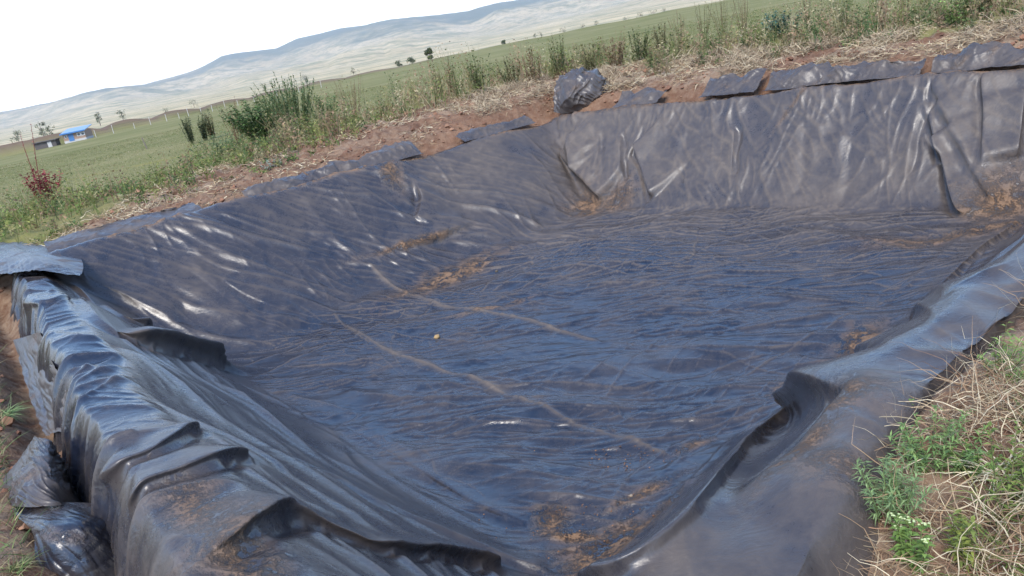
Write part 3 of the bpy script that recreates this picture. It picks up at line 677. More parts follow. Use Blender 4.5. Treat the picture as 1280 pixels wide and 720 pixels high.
# tall weeds mass along the bank
def weedmass(name, ntuft, box, cond, hmin, hmax, cols, wts, per=26, label='', cat='weeds'):
    x, y, z, s_ = scatter(ntuft, box, cond); n = len(x)
    hh = RNG.uniform(hmin*.6, hmax, n)*np.clip(1+1.5*fbm(x*.5, y*.5, 3, 180), .35, 1.8); tc = cmix(n, cols, wts, .2)
    k = per; X_ = np.repeat(x, k); Y_ = np.repeat(y, k); Z_ = np.repeat(z, k); h = np.repeat(hh, k); c = np.repeat(tc, k, 0)*RNG.uniform(.7, 1.3, (n*k, 1))
    f = np.tile(np.linspace(0, 1, k), n)+RNG.uniform(-.05, .05, n*k)
    lx = np.repeat(RNG.normal(0, .12, n), k); ly = np.repeat(RNG.normal(0, .12, n), k)
    stem = np.tile(np.arange(k) < k//5, n)
    st = np.repeat(np.arange(n), k)
    ox = RNG.normal(0, .05, n*k); oy = RNG.normal(0, .05, n*k)
    P = np.stack([X_+lx*f*h+ox, Y_+ly*f*h+oy, Z_+np.where(stem, 0, np.clip(f, .08, 1)*h)], 1)
    D_ = np.where(stem[:, None], np.stack([lx+RNG.normal(0, .15, n*k), ly+RNG.normal(0, .15, n*k), np.ones(n*k)], 1), rdir(n*k, .8))
    L = np.where(stem, h, RNG.uniform(.04, .11, n*k)*(1.3-f)); W = np.where(stem, .012, RNG.uniform(.02, .045, n*k))
    o = ribbons(name, P, D_, L, W, c, 2, .25); return tag(o, label, cat, kind='stuff')
def bandcond(lo, hi, sl, sh, thr=-.1, seed=190):
    def f(x, y, s):
        of = masks(x, y, s)[2]; ss = np.where(-s[0][0] > -s[1][0], s[0][4], 1+s[1][4]); 
        return inview(x, y, 2) & (of > lo) & (of < hi) & (ss > sl) & (ss < sh) & (pn(x*.8, y*.8, seed) > thr)
    return f
weedmass('tall_weeds', 3400, (-4, 14, 9, 24), bandcond(2.4, 5.6, .45, 2.6, -.45), .3, .7, [(.14, .16, .05), (.23, .20, .09), (.27, .18, .11), (.09, .12, .045), (.36, .30, .18)], (3, 3, 4, 2, 2), label='tangle of brownish green tall weeds along the top of the soil bank')
weedmass('low_weeds', 8000, (-18, 3, 9, 30), bandcond(1.8, 11, -1.6, .8, -.4, 191), .18, .5, [(.12, .16, .045), (.19, .20, .06), (.24, .15, .09), (.08, .12, .045), (.30, .27, .13)], (4, 3, 2, 2, 1), per=18, label='low mixed green weeds on the left behind the soil strip')
weedmass('bank_top_weeds', 2200, (2, 15, 7, 22), bandcond(1.5, 4.6, 1.05, 3, -.15, 192), .2, .5, [(.10, .13, .045), (.17, .15, .07), (.21, .15, .09), (.07, .11, .04)], (3, 3, 3, 2), label='green and brown weeds over the bank at the back right')
# straw litter
def strawmass(name, n, box, cond, L, W, label, wig=.35, up=.15, cols=None, seg=3, lift=.015):
    x, y, z, s_ = scatter(n, box, cond); n = len(x); c = cmix(n, cols or DRY, None, .25)
    o = ribbons(name, np.stack([x, y, z+RNG.uniform(0, lift, n)], 1), rdir(n, up), RNG.uniform(L[0], L[1], n), np.full(n, W), c, seg, .25, M_STRAW, wig)
    return tag(o, label, 'straw', kind='stuff')
def scond(x, y, s):
    m = masks(x, y, s); return inview(x, y, 2) & (m[1]+.35 > RNG.uniform(.3, 1, len(x))) & (m[0] < .9) & (m[2] > .55) & (fbm(x*1.3, y*1.3, 3, 195) > -.06)
strawmass('straw_litter', 170000, (-9, 14, 7, 20), scond, (.08, .26), .013, 'pale dry straw and uprooted grass strewn over the soil bank', lift=.05)
strawmass('straw_heaps', 130000, (0, 14, 8, 20), lambda x, y, s: bandcond(.75, 2.4, .80, 3, -.06, 196)(x, y, s), (.10, .28), .014, 'heaps of bleached dead grass on the bank edge above the back wall', up=.5, lift=.12, cols=[(.42, .34, .23), (.34, .26, .17), (.25, .18, .12)])
# foreground right: matted dead grass and roots
def rcond(lo, hi, thr=-.2, seed=197):
    def f(x, y, s): d = -(s[2][0]+s[2][3]); return (d > lo) & (d < hi) & (y > .8) & (x > 0) & (s[2][4] > .3) & (pn(x*2.2, y*2.2, seed) > thr)
    return f
strawmass('dead_grass_mat', 52000, (0, 4.2, .6, 4.6), rcond(.10, 2.4, -.25), (.08, .34), .0045, 'matted dead grass and thin roots on the soil at the right', wig=.38, up=.35, seg=6, lift=.05, cols=[(.40, .30, .19), (.30, .20, .12), (.22, .13, .08), (.52, .44, .30)])
x, y, z, s_ = scatter(30000, (0, 4.2, .6, 4.6), rcond(.35, 2.6, .0, 198)); n = len(x)
tag(ribbons('green_grass', np.stack([x, y, z], 1), rdir(n, 1.1), RNG.uniform(.05, .2, n), np.full(n, .005), cmix(n, [(.13, .20, .045), (.20, .26, .07), (.09, .14, .04), (.30, .28, .12)]), 4, .5), 'green grass blades growing through dead grass at the right', 'grass', kind='stuff')
# foreground left strip
def lcond(x, y, s): d = -(s[3][0]+s[3][3]); return (d > .40) & (d < 2.5) & (s[3][4] > -.1) & (s[3][4] < 1.1) & (x < 0)
x, y, z, s_ = scatter(60000, (-9, 0, .8, 11), lcond); n = len(x)
tag(ribbons('edge_grass', np.stack([x, y, z], 1), rdir(n, 1.0), RNG.uniform(.06, .22, n), np.full(n, .006), cmix(n, [(.10, .16, .06), (.15, .20, .07), (.35, .30, .17), (.26, .19, .11)]), 4, .5), 'green and dry grass along the left edge outside the trench', 'grass', kind='stuff')
# soil crumbs
x, y, z, s_ = scatter(26000, (-9, 14, 1, 19), lambda x, y, s: (masks(x, y, s)[0] < .5) & (np.maximum(masks(x, y, s)[2], masks(x, y, s)[3]-.35) > .35) & (fbm(x*1.1, y*1.1, 2, 199) > -.15) & inview(x, y, 3))
n = len(x); r_ = RNG.gamma(1.6, .011, n)+.005; r_ = np.clip(r_, 0, .07)
ico = np.array([(0, 0, 1), (.9, 0, .1), (.1, .9, -.05), (-.95, .1, .1), (0, -.9, 0), (0, 0, -.8), (.55, .55, .5), (-.5, -.55, .6)]) 
io = [(6, 1, 2), (0, 1, 6), (0, 6, 2), (0, 2, 3), (0, 3, 7), (7, 3, 4), (0, 7, 4), (0, 4, 1), (5, 2, 1), (5, 3, 2), (5, 4, 3), (5, 1, 4)]
V = ico[None]*r_[:, None, None]*RNG.uniform(.6, 1.3, (n, 8, 3)); a = RNG.uniform(0, 6.28, n); ca, sa = np.cos(a)[:, None], np.sin(a)[:, None]
V = np.stack([V[..., 0]*ca-V[..., 1]*sa+x[:, None], V[..., 0]*sa+V[..., 1]*ca+y[:, None], V[..., 2]*.75+(z+r_*.3)[:, None]], 2).reshape(-1, 3)
Fc = (np.arange(n)*8)[:, None, None]+np.array(io)[None]
me = mesh_np('soil_clods', V, Fc.reshape(-1, 3), False, {'tint': np.repeat(cmix(n, [(.16, .08, .05), (.24, .135, .085), (.20, .10, .06)]), 8, 0)})
tag(link('soil_clods', me, M_STEM), 'loose reddish soil crumbs and clods scattered over the bank', 'soil', kind='stuff')

# ------------------------------------------------------------------ single plants
def rv(a=1.0): return Vector((random.uniform(-a, a), random.uniform(-a, a), random.uniform(-a, a)))
def base_at(px, py):
    p = hit(px, py, T); return Vector((p[0], p[1], p[2]-.01))
def hp(px, py, n):
    p = base_at(px, py); return n*math.hypot(p.x, p.y)/F*1.02
def jit(c, v=.2): k = random.uniform(1-v, 1+v); return tuple(q*k for q in c)
def plant(name, p, h, rad, nst, leafL, leafW, cols, label, cat, stemc=(.12, .12, .05), nl=16, spread=.35, group=None, flowers=None, upleaf=.5, top=1.0, droop=.25, curve=.3):
    root = empty(name, p); tag(root, label, cat, group); st = MB(); lf = MB(); fl_ = MB()
    for i in range(nst):
        a = random.uniform(0, 6.28); q = random.uniform(0, 1)**.6*rad; b = Vector((math.cos(a)*q*.45, math.sin(a)*q*.45, 0))
        hh = h*random.uniform(.6, 1.0); d = Vector((math.cos(a)*spread*q/max(rad, .01)+random.uniform(-.1, .1), math.sin(a)*spread*q/max(rad, .01)+random.uniform(-.1, .1), 1)).normalized()
        pts = [b]; cur = b.copy(); dd = d.copy()
        for k in range(5):
            dd = (dd+rv(.12*curve)+Vector((0, 0, -.05*curve))).normalized(); cur = cur+dd*hh/5; pts.append(cur.copy())
        sr = max(.0025, h*.006)
        st.tube(pts, [sr*(1-.14*k) for k in range(6)], 4, jit(stemc))
        for k in range(nl):
            t = (k+random.random())/nl; t = .12+.88*t; t *= top; j = min(int(t*5), 4); f = t*5-j; c = pts[j].lerp(pts[j+1], min(f, 1))
            az = random.uniform(0, 6.28); ld = Vector((math.cos(az), math.sin(az), random.uniform(-.2, upleaf*2)))
            lf.leaf(c, ld, leafL*random.uniform(.6, 1.2)*(1.15-.5*t), leafW*random.uniform(.7, 1.2), droop=droop, col=jit(random.choice(cols), .3))
        if flowers:
            for k in range(flowers[1]):
                fl_ = MB()
                c = pts[-1]+Vector((random.uniform(-1, 1), random.uniform(-1, 1), random.uniform(-.3, .5)))*flowers[2]
                fl_.tube([pts[-1]-Vector((0, 0, .02)), c], .0012, 3, (.2, .3, .08))
                for q in range(5):
                    a2 = q*1.257; fl_.leaf(c, (math.cos(a2), math.sin(a2), .35), flowers[3], flowers[3]*.8, col=jit(flowers[0], .15))
                fl_.build('flower', M_LEAF, root)
    st.build('stem', M_STEM, root); lf.build('leaves', M_LEAF, root)
    return root
DG = [(.045, .095, .03), (.07, .13, .04), (.09, .16, .05)]; RD = [(.24, .04, .05), (.32, .07, .07), (.18, .03, .04)]; BG = [(.05, .11, .08), (.07, .15, .11), (.10, .18, .13)]; RB = [(.20, .12, .07), (.15, .11, .05), (.25, .16, .10)]; LG = [(.15, .24, .06), (.20, .30, .08), (.12, .19, .05)]
plant('red_weed', base_at(64, 256), hp(64, 256, 48), hp(64, 256, 20), 22, .17, .08, RD, 'dark red leafy weed standing among green weeds at the far left', 'weed', (.14, .03, .03), 30, .4)
rp = base_at(60, 254); plant('red_spike', rp+Vector((-.12, 0, 0)), hp(60, 254, 88), .05, 2, .09, .035, RD, 'tall thin dark red flower spike rising above the red weed', 'weed', (.14, .03, .03), 50, .05, upleaf=1.2)
plant('leafy_shrub', base_at(336, 176), hp(336, 176, 58), hp(336, 176, 34), 90, .20, .10, DG, 'dense dark green broad leaved shrub on the left of the soil strip', 'shrub', nl=34, spread=.8)
plant('feathery_shrub', base_at(372, 172), hp(372, 172, 76), hp(372, 172, 26), 80, .20, .04, [(.085, .14, .055), (.11, .17, .07), (.07, .12, .05)], 'tall upright feathery green shrub, the tallest plant on the bank', 'shrub', nl=38, spread=.40, upleaf=1.6)
plant('leafy_shrub', base_at(410, 154), hp(410, 154, 34), hp(410, 154, 20), 40, .18, .08, DG, 'small dark green bush just right of the tall feathery shrub', 'shrub', nl=24, spread=.6)
for k, (px, py, h, lb) in enumerate([(241, 180, 32, 'first dark narrow bush, leftmost and widest of the three in the field'), (257, 176, 28, 'middle dark narrow bush, thinnest of the three in the field'), (266, 173, 34, 'rightmost dark narrow bush with a brown side, in the field')]):
    p = base_at(px, py); h = hp(px, py, h); plant('narrow_bush', p, h, h*.2, 22, .15, .05, [(.035, .055, .022), (.055, .075, .035)]+([(.14, .08, .04)] if k == 2 else []), lb, 'bush', nl=36, spread=.10, group='narrow dark bushes in the field', upleaf=.8)
plant('green_bush', base_at(275, 196), hp(275, 196, 30), hp(275, 196, 38), 44, .14, .045, [(.08, .14, .06), (.11, .18, .08)], 'rounded pale green low bush in front of the three narrow bushes', 'bush', nl=24, spread=.9)
plant('brown_weed', base_at(300, 180), hp(300, 180, 54), hp(300, 180, 14), 18, .09, .03, RB, 'tall reddish brown seeding weed left of the dark shrub', 'weed', (.16, .10, .06), 36, .2, upleaf=1.2)
plant('brown_weed', base_at(440, 146), hp(440, 146, 48), hp(440, 146, 20), 22, .09, .03, RB, 'brown seeding weed right of the small dark bush', 'weed', (.16, .10, .06), 32, .25, upleaf=1.2)
plant('grey_leaf_weed', base_at(340, 210), .22, .2, 12, .07, .025, [(.22, .27, .22), (.3, .34, .28)], 'small silvery grey weed rooted in the bare soil slope', 'weed', nl=10, spread=.9)
plant('blue_green_weed', base_at(978, 48), hp(978, 48, 34), .35, 26, .12, .06, BG, 'bluish green leafy weed on top of the bank above the back wall', 'weed', nl=22, spread=.7)
plant('leafy_weed', base_at(1052, 28), hp(1052, 28, 36), .4, 26, .11, .045, DG, 'dark green weed on the bank near the top right, next to the brown tuft', 'weed', nl=22, spread=.6)
plant('yellow_green_weed', base_at(1196, 32), hp(1196, 32, 36), .2, 16, .09, .035, LG, 'bright green upright weed at the bank top near the right edge', 'weed', nl=18, spread=.4)
plant('yellow_green_weed', base_at(520, 124), hp(520, 124, 18), .10, 12, .06, .03, LG, 'small bright yellow green weed in the middle of the brown weeds', 'weed', nl=20, spread=.3)
wl_ = [(560, 112), (600, 104), (640, 100), (668, 96), (700, 84), (742, 84), (770, 78), (800, 66), (830, 60), (850, 52), (880, 44), (905, 46), (930, 36), (1010, 20), (1100, 10), (1130, 14), (1160, 16), (1225, 14)]
for i, (px, py) in enumerate(wl_):
    c = [RB, [(.10, .13, .05), (.14, .16, .06)], [(.17, .15, .07), (.12, .12, .05)]][i % 3]
    plant('tall_weed', base_at(px, py+10), hp(px, py+10, random.uniform(34, 58)), .28, 16, .09, .03, c, 'slender brownish green weed rising from the tangle along the bank top', 'weed', (.14, .11, .06), 26, .25, group='slender weeds along the bank top', upleaf=1.1)
# leaning stake
p = base_at(184, 186); mb = MB(); mb.tube([(0, 0, -.1), (-.04, 0, .3), (-.10, .01, .66)], [.035, .032, .028], 7, (.16, .13, .11)); o = mb.build('wooden_stake', M_STEM); o.location = p
tag(o, 'short grey wooden stake leaning in the weeds at the left', 'stake')
# foreground right plants (feathery, flowering, bleached tuft)
plant('feathery_weed', base_at(1112, 640), .26, .16, 16, .05, .006, [(.17, .25, .10), (.22, .30, .13)], 'fine leaved green weed growing against the outer side of the right bank', 'weed', (.15, .2, .07), 44, .6)
plant('feathery_weed', base_at(1172, 590), .24, .15, 14, .045, .008, [(.13, .21, .07), (.18, .27, .09)], 'bushy green weed on bare soil just right of the bank', 'weed', (.13, .17, .06), 40, .7)
plant('round_leaf_weed', base_at(1212, 592), .13, .09, 10, .022, .016, LG, 'light green small leaved weed beside the bleached tuft', 'weed', (.16, .2, .07), 24, .9)
plant('small_green_weed', base_at(1127, 516), .08, .04, 7, .03, .014, LG, 'tiny bright green weed at the edge of the bank fold', 'weed', nl=12, spread=.5)
plant('white_flowered_weed', base_at(1140, 715), .26, .07, 5, .05, .014, LG, 'green weed with small white and yellow flower heads at the bottom right', 'weed', (.18, .24, .08), 30, .3, flowers=((.62, .68, .35), 7, .014, .005))
plant('mossy_weed', base_at(1206, 705), .20, .06, 6, .04, .012, [(.20, .23, .05), (.15, .19, .05)], 'narrow olive green weed between the dead grass at the bottom right', 'weed', nl=34, spread=.3)
plant('leaning_weed', base_at(1258, 640), .34, .10, 6, .04, .012, [(.18, .24, .06), (.14, .20, .05)], 'mossy green branching weed at the right edge', 'weed', nl=36, spread=.5)
plant('leaning_weed', base_at(1245, 470), .24, .16, 12, .05, .009, [(.20, .28, .08), (.15, .22, .07)], 'green weed leaning over the plastic below the right edge', 'weed', nl=26, spread=1.1)
def tuft(name, p, n, L, cols, label, w=.004, up=.8, cat='grass tuft'):
    P = np.tile(np.array(p), (n, 1))+np.stack([RNG.normal(0, .02, n), RNG.normal(0, .02, n), np.zeros(n)], 1)
    o = ribbons(name, P-np.array(p), rdir(n, up), RNG.uniform(L*.5, L, n), np.full(n, w), cmix(n, cols), 6, .9, M_STRAW, .12); o.location = p; tag(o, label, cat)
tuft('dry_tuft', base_at(1243, 592), 90, .19, [(.72, .64, .46), (.6, .52, .36)], 'bleached almost white tuft of dead grass on the soil at the right', .006)
tuft('dry_tuft', base_at(1262, 500), 70, .2, [(.55, .47, .32), (.45, .36, .23)], 'straw coloured tuft hanging over the bank below the right edge')
tuft('brown_tuft', base_at(1136, 575), 60, .12, [(.28, .16, .10), (.35, .22, .14)], 'reddish brown dead tuft beside the outer face of the right bank', .003)
tuft('green_tuft', base_at(6, 520), 150, .24, [(.14, .22, .10), (.19, .27, .12)], 'clump of grey green grass at the left edge beside the trench', .007)
tuft('green_tuft', base_at(18, 712), 90, .16, [(.17, .24, .08), (.30, .28, .14)], 'small green and dry grass clump in the bottom left corner', .005)
tuft('brown_tuft', base_at(752+300, 28), 120, .3, [(.26, .17, .10), (.34, .22, .13)], 'round reddish brown dead tuft on the bank at the top right', .012, 1.2)

# clods lying on the plastic
def stone(px, py, r, label, col, name='clod', group=None):
    p = hit(px, py, H); V = []; mb = MB()
    nu_, nv_ = 9, 6
    rs_ = random.randint(0, 999)
    for i in range(nv_+1):
        for j in range(nu_):
            th = math.pi*i/nv_; ph = 2*math.pi*j/nu_; v = Vector((math.sin(th)*math.cos(ph), math.sin(th)*math.sin(ph), math.cos(th)*.75))
            k = 1+.35*float(pn(v.x*1.7+rs_, v.y*1.7+v.z))+.12*random.uniform(-1, 1); V.append(v*r*k)
    mb.add(V, [(i*nu_+j, (i+1)*nu_+j, (i+1)*nu_+(j+1) % nu_, i*nu_+(j+1) % nu_) for i in range(nv_) for j in range(nu_)], col)
    o = mb.build(name, M_STEM); o.location = (p[0], p[1], p[2]+r*.55); tag(o, label, 'clod', group)
stone(547, 423, .034, 'yellowish brown soil clod lying alone on the pond floor', (.32, .22, .11))
stone(680, 322, .026, 'small brown clod on the dusty far part of the floor', (.20, .14, .09))
stone(621, 340, .022, 'small dark clod beside the orange soil patch on the floor', (.10, .08, .06))
stone(789, 622, .018, 'small grey clod by the near corner of the floor', (.25, .2, .15))
stone(674, 350, .016, 'tiny dark crumb right of the orange soil patch', (.08, .06, .05))
x = []; 
pc = hit(740, 610, H); n = 420
cx = pc[0]+RNG.normal(0, .35, n)+.1; cy = pc[1]+RNG.normal(0, .32, n); kk = H(cx, cy) < FLOOR+.25; cx, cy = cx[kk], cy[kk]; n = len(cx); cz_ = H(cx, cy)+.012
r_ = RNG.uniform(.0025, .008, n); V = (ico[None]*r_[:, None, None]*RNG.uniform(.6, 1.3, (n, 8, 3))+np.stack([cx, cy, cz_], 1)[:, None]).reshape(-1, 3)
me = mesh_np('soil_crumbs', V, ((np.arange(n)*8)[:, None, None]+np.array(io)[None]).reshape(-1, 3), False, {'tint': np.repeat(cmix(n, [(.26, .13, .07), (.12, .07, .05)]), 8, 0)})
tag(link('soil_crumbs', me, M_STEM), 'tiny reddish crumbs scattered on the floor near the near corner', 'soil', kind='stuff')

# ------------------------------------------------------------------ far things: hut, shed, fence, trees
M_BRICK = plain_mat('mud_brick', (.22, .14, .10), (.33, .23, .17), 3); M_BLUE = plain_mat('blue_paint', (.03, .12, .30), (.05, .16, .36), 2, .5)
M_ROOF = plain_mat('metal_roof', (.16, .25, .36), (.22, .32, .44), .8, .4); M_BASE = plain_mat('plaster', (.35, .34, .33), (.45, .44, .42), 2); M_WHITE = plain_mat('white_paint', (.7, .7, .68), (.8, .8, .78), 2); M_GLASSD = plain_mat('dark_opening', (.05, .06, .08), (.08, .09, .1), 2, .3)
M_DARK = plain_mat('dark_shed_board', (.05, .045, .045), (.10, .085, .08), 2); M_POST = plain_mat('pale_post', (.35, .33, .30), (.5, .47, .42), 3)
def far_ground(x, y): return ground(x, y)
def part(name, c, d, mat, par):
    mb = MB(); mb.box(c, d); return mb.build(name, mat, par)
pL = at_r(74, 160, 150); pR = at_r(102, 154, 149); mid = (pL+pR)/2; W = float(np.linalg.norm((pR-pL)[:2])); rzh = math.atan2(pR[1]-pL[1], pR[0]-pL[0])
hut = empty('hut', (mid[0], mid[1], far_ground(mid[0], mid[1])-.05), rzh); tag(hut, 'small brick hut with blue metal roof and blue door far across the field', 'hut')
hz = 1.15
part('plinth', (0, 2, .2), (W*.98, 4.04, .4), M_BASE, hut); part('wall', (0, 2, .4+hz/2), (W*.96, 4, hz), M_BRICK, hut)
mb = MB(); t_ = .08; zt = .4+hz
mb.add([(-W/2-.2, -.45, zt-.05), (W/2+.2, -.45, zt-.05), (W/2+.2, 4.4, zt+.55), (-W/2-.2, 4.4, zt+.55), (-W/2-.2, -.45, zt+.05), (W/2+.2, -.45, zt+.05), (W/2+.2, 4.4, zt+.65), (-W/2-.2, 4.4, zt+.65)], [(0, 3, 2, 1), (4, 5, 6, 7), (0, 1, 5, 4), (1, 2, 6, 5), (2, 3, 7, 6), (3, 0, 4, 7)])
roof = mb.build('roof', M_ROOF, hut); part('fascia', (0, -.48, zt+.0), (W+.4, .05, .22), M_BLUE, roof)
dr_o = part('door', (-W*.14, -.03, .80), (.8, .06, 1.1), M_BLUE, hut)
for wx in (W*.22, W*.40):
    f_ = part('window', (wx, -.02, 1.05), (.55, .06, .5), M_WHITE, hut); part('pane', (wx, -.06, 1.05), (.4, .03, .35), M_GLASSD, f_)
f_ = part('window', (-W*.36, -.02, 1.05), (.4, .06, .4), M_WHITE, hut); part('pane', (-W*.36, -.06, 1.05), (.28, .03, .28), M_GLASSD, f_)
pL = at_r(40, 168, 152); pR = at_r(63, 165, 150); mid = (pL+pR)/2; W2 = float(np.linalg.norm((pR-pL)[:2]))
shed = empty('shed', (mid[0], mid[1], far_ground(mid[0], mid[1])-.05), rzh); tag(shed, 'low dark shed left of the blue roofed hut', 'shed')
part('wall', (0, 1, .5), (W2, 2, 1.1), M_DARK, shed); part('roof', (0, .95, 1.12), (W2+.4, 2.5, .12), M_DARK, shed); part('door', (W2*.2, -.03, .5), (.6, .05, .9), M_BASE, shed)
fence = empty('fence', (0, 0, 0)); tag(fence, 'thin post and wire fence along the far left edge of the field', 'fence')
fx = [(118, 165), (140, 160), (166, 153), (186, 148), (206, 143), (222, 141), (234, 139), (250, 136), (264, 133), (280, 130), (296, 126), (316, 120), (345, 114), (372, 108), (400, 102)]
prev = []
for i, (px, py) in enumerate(fx):
    p = at_r(px, py, 145-6*math.sin(i)*.2); z0 = far_ground(p[0], p[1]); mb = MB(); mb.tube([(p[0], p[1], z0-.2), (p[0]+.03, p[1], z0+1.15+.25*math.sin(i*2.3))], [.055, .045], 6)
    mb.build('post', M_POST, fence); prev.append((p[0], p[1], z0))
mb = MB()
for hh in (.4, .8, 1.15):
    mb.tube([(q[0], q[1], q[2]+hh) for q in prev], .012, 3)
mb.build('wire', M_DARK, fence)

def tree(name, px, py_top, r, wpx, label, cols, group=None, cat='tree', zb=None, dens=600, tall=1.0):
    top = at_r(px, py_top, r); z0 = zb if zb is not None else float(terr_z(top[0], top[1])); h = max(top[2]-z0, 1.0); w = wpx*r/F
    root = empty(name, (top[0], top[1], z0)); tag(root, label, cat, group)
    mb = MB(); mb.tube([(0, 0, -.3), (w*.03, 0, h*.3), (-w*.02, 0, h*.6), (0, 0, h*.9)], [h*.03, h*.024, h*.016, h*.006], 6, (.12, .10, .08))
    for k in range(5):
        a = random.uniform(0, 6.28); z1 = h*random.uniform(.3, .6); mb.tube([(0, 0, z1), (math.cos(a)*w*.3, math.sin(a)*w*.3, z1+h*.2)], [h*.012, h*.005], 4, (.12, .10, .08))
    mb.build('trunk', M_STEM, root); lf = MB()
    cl_ = [(Vector((random.gauss(0, .22)*w, random.gauss(0, .22)*w, h*(1-random.uniform(.05, .75)*tall))), random.uniform(.12, .26)*w) for _ in range(14)]
    for _ in range(dens):
        c, rr2 = random.choice(cl_); q = c+Vector((random.gauss(0, 1), random.gauss(0, 1), random.gauss(0, .8)))*rr2*.5
        lf.leaf(q, rv(), h*.11, h*.08, col=jit(random.choice(cols), .3))
    lf.build('crown', M_LEAF, root)
_FZ = FZ2.reshape(len(azs), len(rs))
def terr_z(x, y):
    a = math.degrees(math.atan2(x, y)); r = math.hypot(x, y); i = int(np.argmin(np.abs(azs-a))); return np.interp(r, rs, _FZ[i])
TG = [(.05, .075, .03), (.08, .11, .045)]
tree('tree', 536, 60, 330, 9, 'lone dark narrow tree standing on the far edge of the field, the darkest one', TG, dens=900)
tree('tree', 513, 71, 480, 12, 'faint round tree just left of the lone dark tree', TG)
tree('tree', 497, 75, 520, 9, 'faint small tree, leftmost of the pair left of the lone dark tree', TG)
tree('tree', 629, 50, 420, 6, 'small grey tree on the field edge right of the lone dark tree', TG)
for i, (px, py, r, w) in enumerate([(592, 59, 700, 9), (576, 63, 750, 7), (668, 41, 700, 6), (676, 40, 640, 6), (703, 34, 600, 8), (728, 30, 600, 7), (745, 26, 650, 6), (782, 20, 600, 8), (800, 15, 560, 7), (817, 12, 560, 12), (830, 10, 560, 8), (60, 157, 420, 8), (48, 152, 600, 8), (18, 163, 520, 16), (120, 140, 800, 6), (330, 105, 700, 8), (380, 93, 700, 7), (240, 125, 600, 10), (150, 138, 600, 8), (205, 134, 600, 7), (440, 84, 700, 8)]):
    tree('distant_tree', px, py, r, w, 'faint small tree on the dry plain beyond the field', [(.12, .14, .08), (.16, .17, .10)], 'faint trees on the dry plain', dens=170)  # paler leaf tints: distance haze put into the colour of these far trees

# ------------------------------------------------------------------ air, light, sky, camera
hm = bpy.data.materials.new('haze'); hm.use_nodes = True; nt = hm.node_tree; nt.nodes.clear()
ou = nt.nodes.new('ShaderNodeOutputMaterial'); pv = nt.nodes.new('ShaderNodeVolumePrincipled'); pv.inputs['Color'].default_value = (.90, .90, .92, 1); pv.inputs['Density'].default_value = .00008; pv.inputs['Anisotropy'].default_value = .2
nt.links.new(pv.outputs[0], ou.inputs['Volume'])
mb = MB(); mb.box((0, 0, 0), (26000, 26000, 1)); hz_o = mb.build('haze', hm); 
zmin = float(FZ2.min())-1; zmax = float(FZ2.max())+20; hz_o.location = (0, 0, (zmin+zmax)/2); hz_o.scale = (1, 1, zmax-zmin); tag(hz_o, 'pale blue haze in the air', 'haze', kind='stuff')

SUN_EL, SUN_AZ = 46.0, -160.0       # azimuth from +Y towards +X
w = bpy.data.worlds.new('World'); SC.world = w; w.use_nodes = True; nt = w.node_tree
bg = nt.nodes['Background']; sky = nt.nodes.new('ShaderNodeTexSky'); sky.sky_type = 'NISHITA'; sky.sun_disc = False
sky.sun_elevation = R(SUN_EL); sky.sun_rotation = R(SUN_AZ); sky.air_density = 1.0; sky.dust_density = .3; sky.ozone_density = 4.0
tc = nt.nodes.new('ShaderNodeTexCoord'); sp = nt.nodes.new('ShaderNodeSeparateXYZ'); nt.links.new(tc.outputs['Generated'], sp.inputs[0])
mp = nt.nodes.new('ShaderNodeMapping'); mp.inputs['Scale'].default_value = (1.6, 1.6, 5); nt.links.new(tc.outputs['Generated'], mp.inputs[0])
nz = nt.nodes.new('ShaderNodeTexNoise'); nz.inputs['Scale'].default_value = 1.8; nz.inputs['Detail'].default_value = 6; nz.inputs['Roughness'].default_value = .55; nt.links.new(mp.outputs[0], nz.inputs['Vector'])
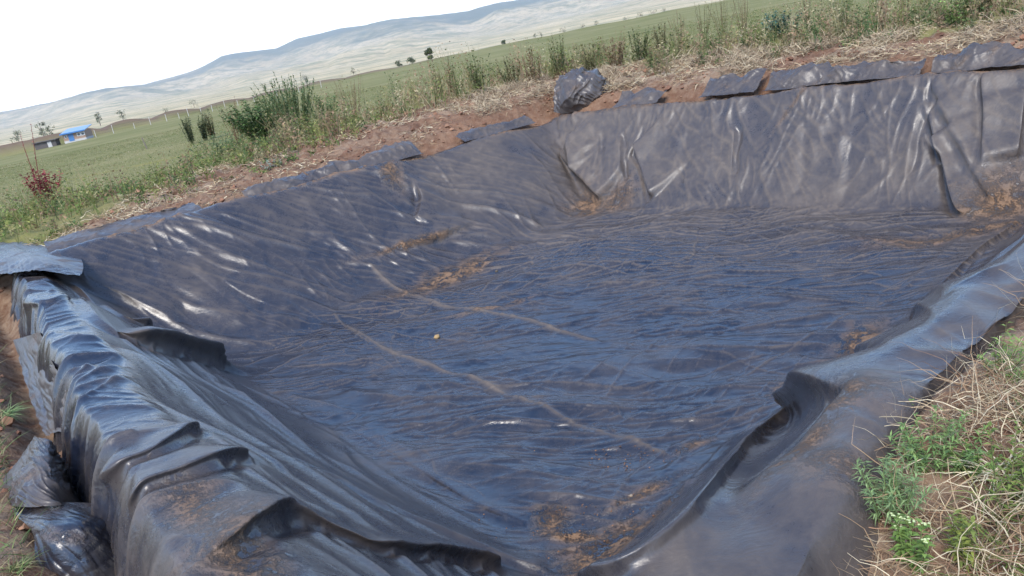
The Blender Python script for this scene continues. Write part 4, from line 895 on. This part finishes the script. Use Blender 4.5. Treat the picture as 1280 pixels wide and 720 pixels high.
def wm(op, a, b, clamp=False):
    nd = nt.nodes.new('ShaderNodeMath'); nd.operation = op; nd.use_clamp = clamp
    for i, v in ((0, a), (1, b)):
        if isinstance(v, (int, float)): nd.inputs[i].default_value = v
        else: nt.links.new(v, nd.inputs[i])
    return nd.outputs[0]
low = wm('MULTIPLY', wm('SUBTRACT', .20, sp.outputs['Z']), 8.0)
cm = wm('ADD', low, wm('MULTIPLY', wm('SUBTRACT', nz.outputs['Fac'], .57), 3.2), True)
mx = nt.nodes.new('ShaderNodeMix'); mx.data_type = 'RGBA'; nt.links.new(cm, mx.inputs[0]); nt.links.new(sky.outputs[0], mx.inputs[6]); mx.inputs[7].default_value = (6.0, 6.1, 6.2, 1)
nt.links.new(mx.outputs[2], bg.inputs['Color']); bg.inputs['Strength'].default_value = .15
sl = bpy.data.lights.new('sun', 'SUN'); sl.energy = 1.8; sl.angle = R(28); sl.color = (1, .93, .83)
so = bpy.data.objects.new('sun', sl); COL.objects.link(so)
sdv = Vector((math.sin(R(SUN_AZ))*math.cos(R(SUN_EL)), math.cos(R(SUN_AZ))*math.cos(R(SUN_EL)), math.sin(R(SUN_EL))))
so.rotation_euler = sdv.to_track_quat('Z', 'Y').to_euler(); so.location = (0, 0, 30)

cam = bpy.data.cameras.new('camera'); co = bpy.data.objects.new('camera', cam); COL.objects.link(co); SC.camera = co
cam.sensor_width = 36; cam.lens = 36*F/1280; cam.clip_start = .05; cam.clip_end = 40000
Rt = Vector((1, 0, 0)); Up = Vector((0, math.sin(TH), math.cos(TH))); Fw = Vector((0, math.cos(TH), -math.sin(TH)))
ix = Rt*math.cos(AL)-Up*math.sin(AL); iy = Rt*math.sin(AL)+Up*math.cos(AL)
co.matrix_world = Matrix(((ix.x, iy.x, -Fw.x, 0), (ix.y, iy.y, -Fw.y, 0), (ix.z, iy.z, -Fw.z, EYE), (0, 0, 0, 1)))
SC.view_settings.view_transform = 'Standard'; SC.view_settings.look = 'None'; SC.view_settings.exposure = 1.5; SC.view_settings.gamma = 1
SC.cycles.volume_bounces = 0; SC.cycles.max_bounces = 6
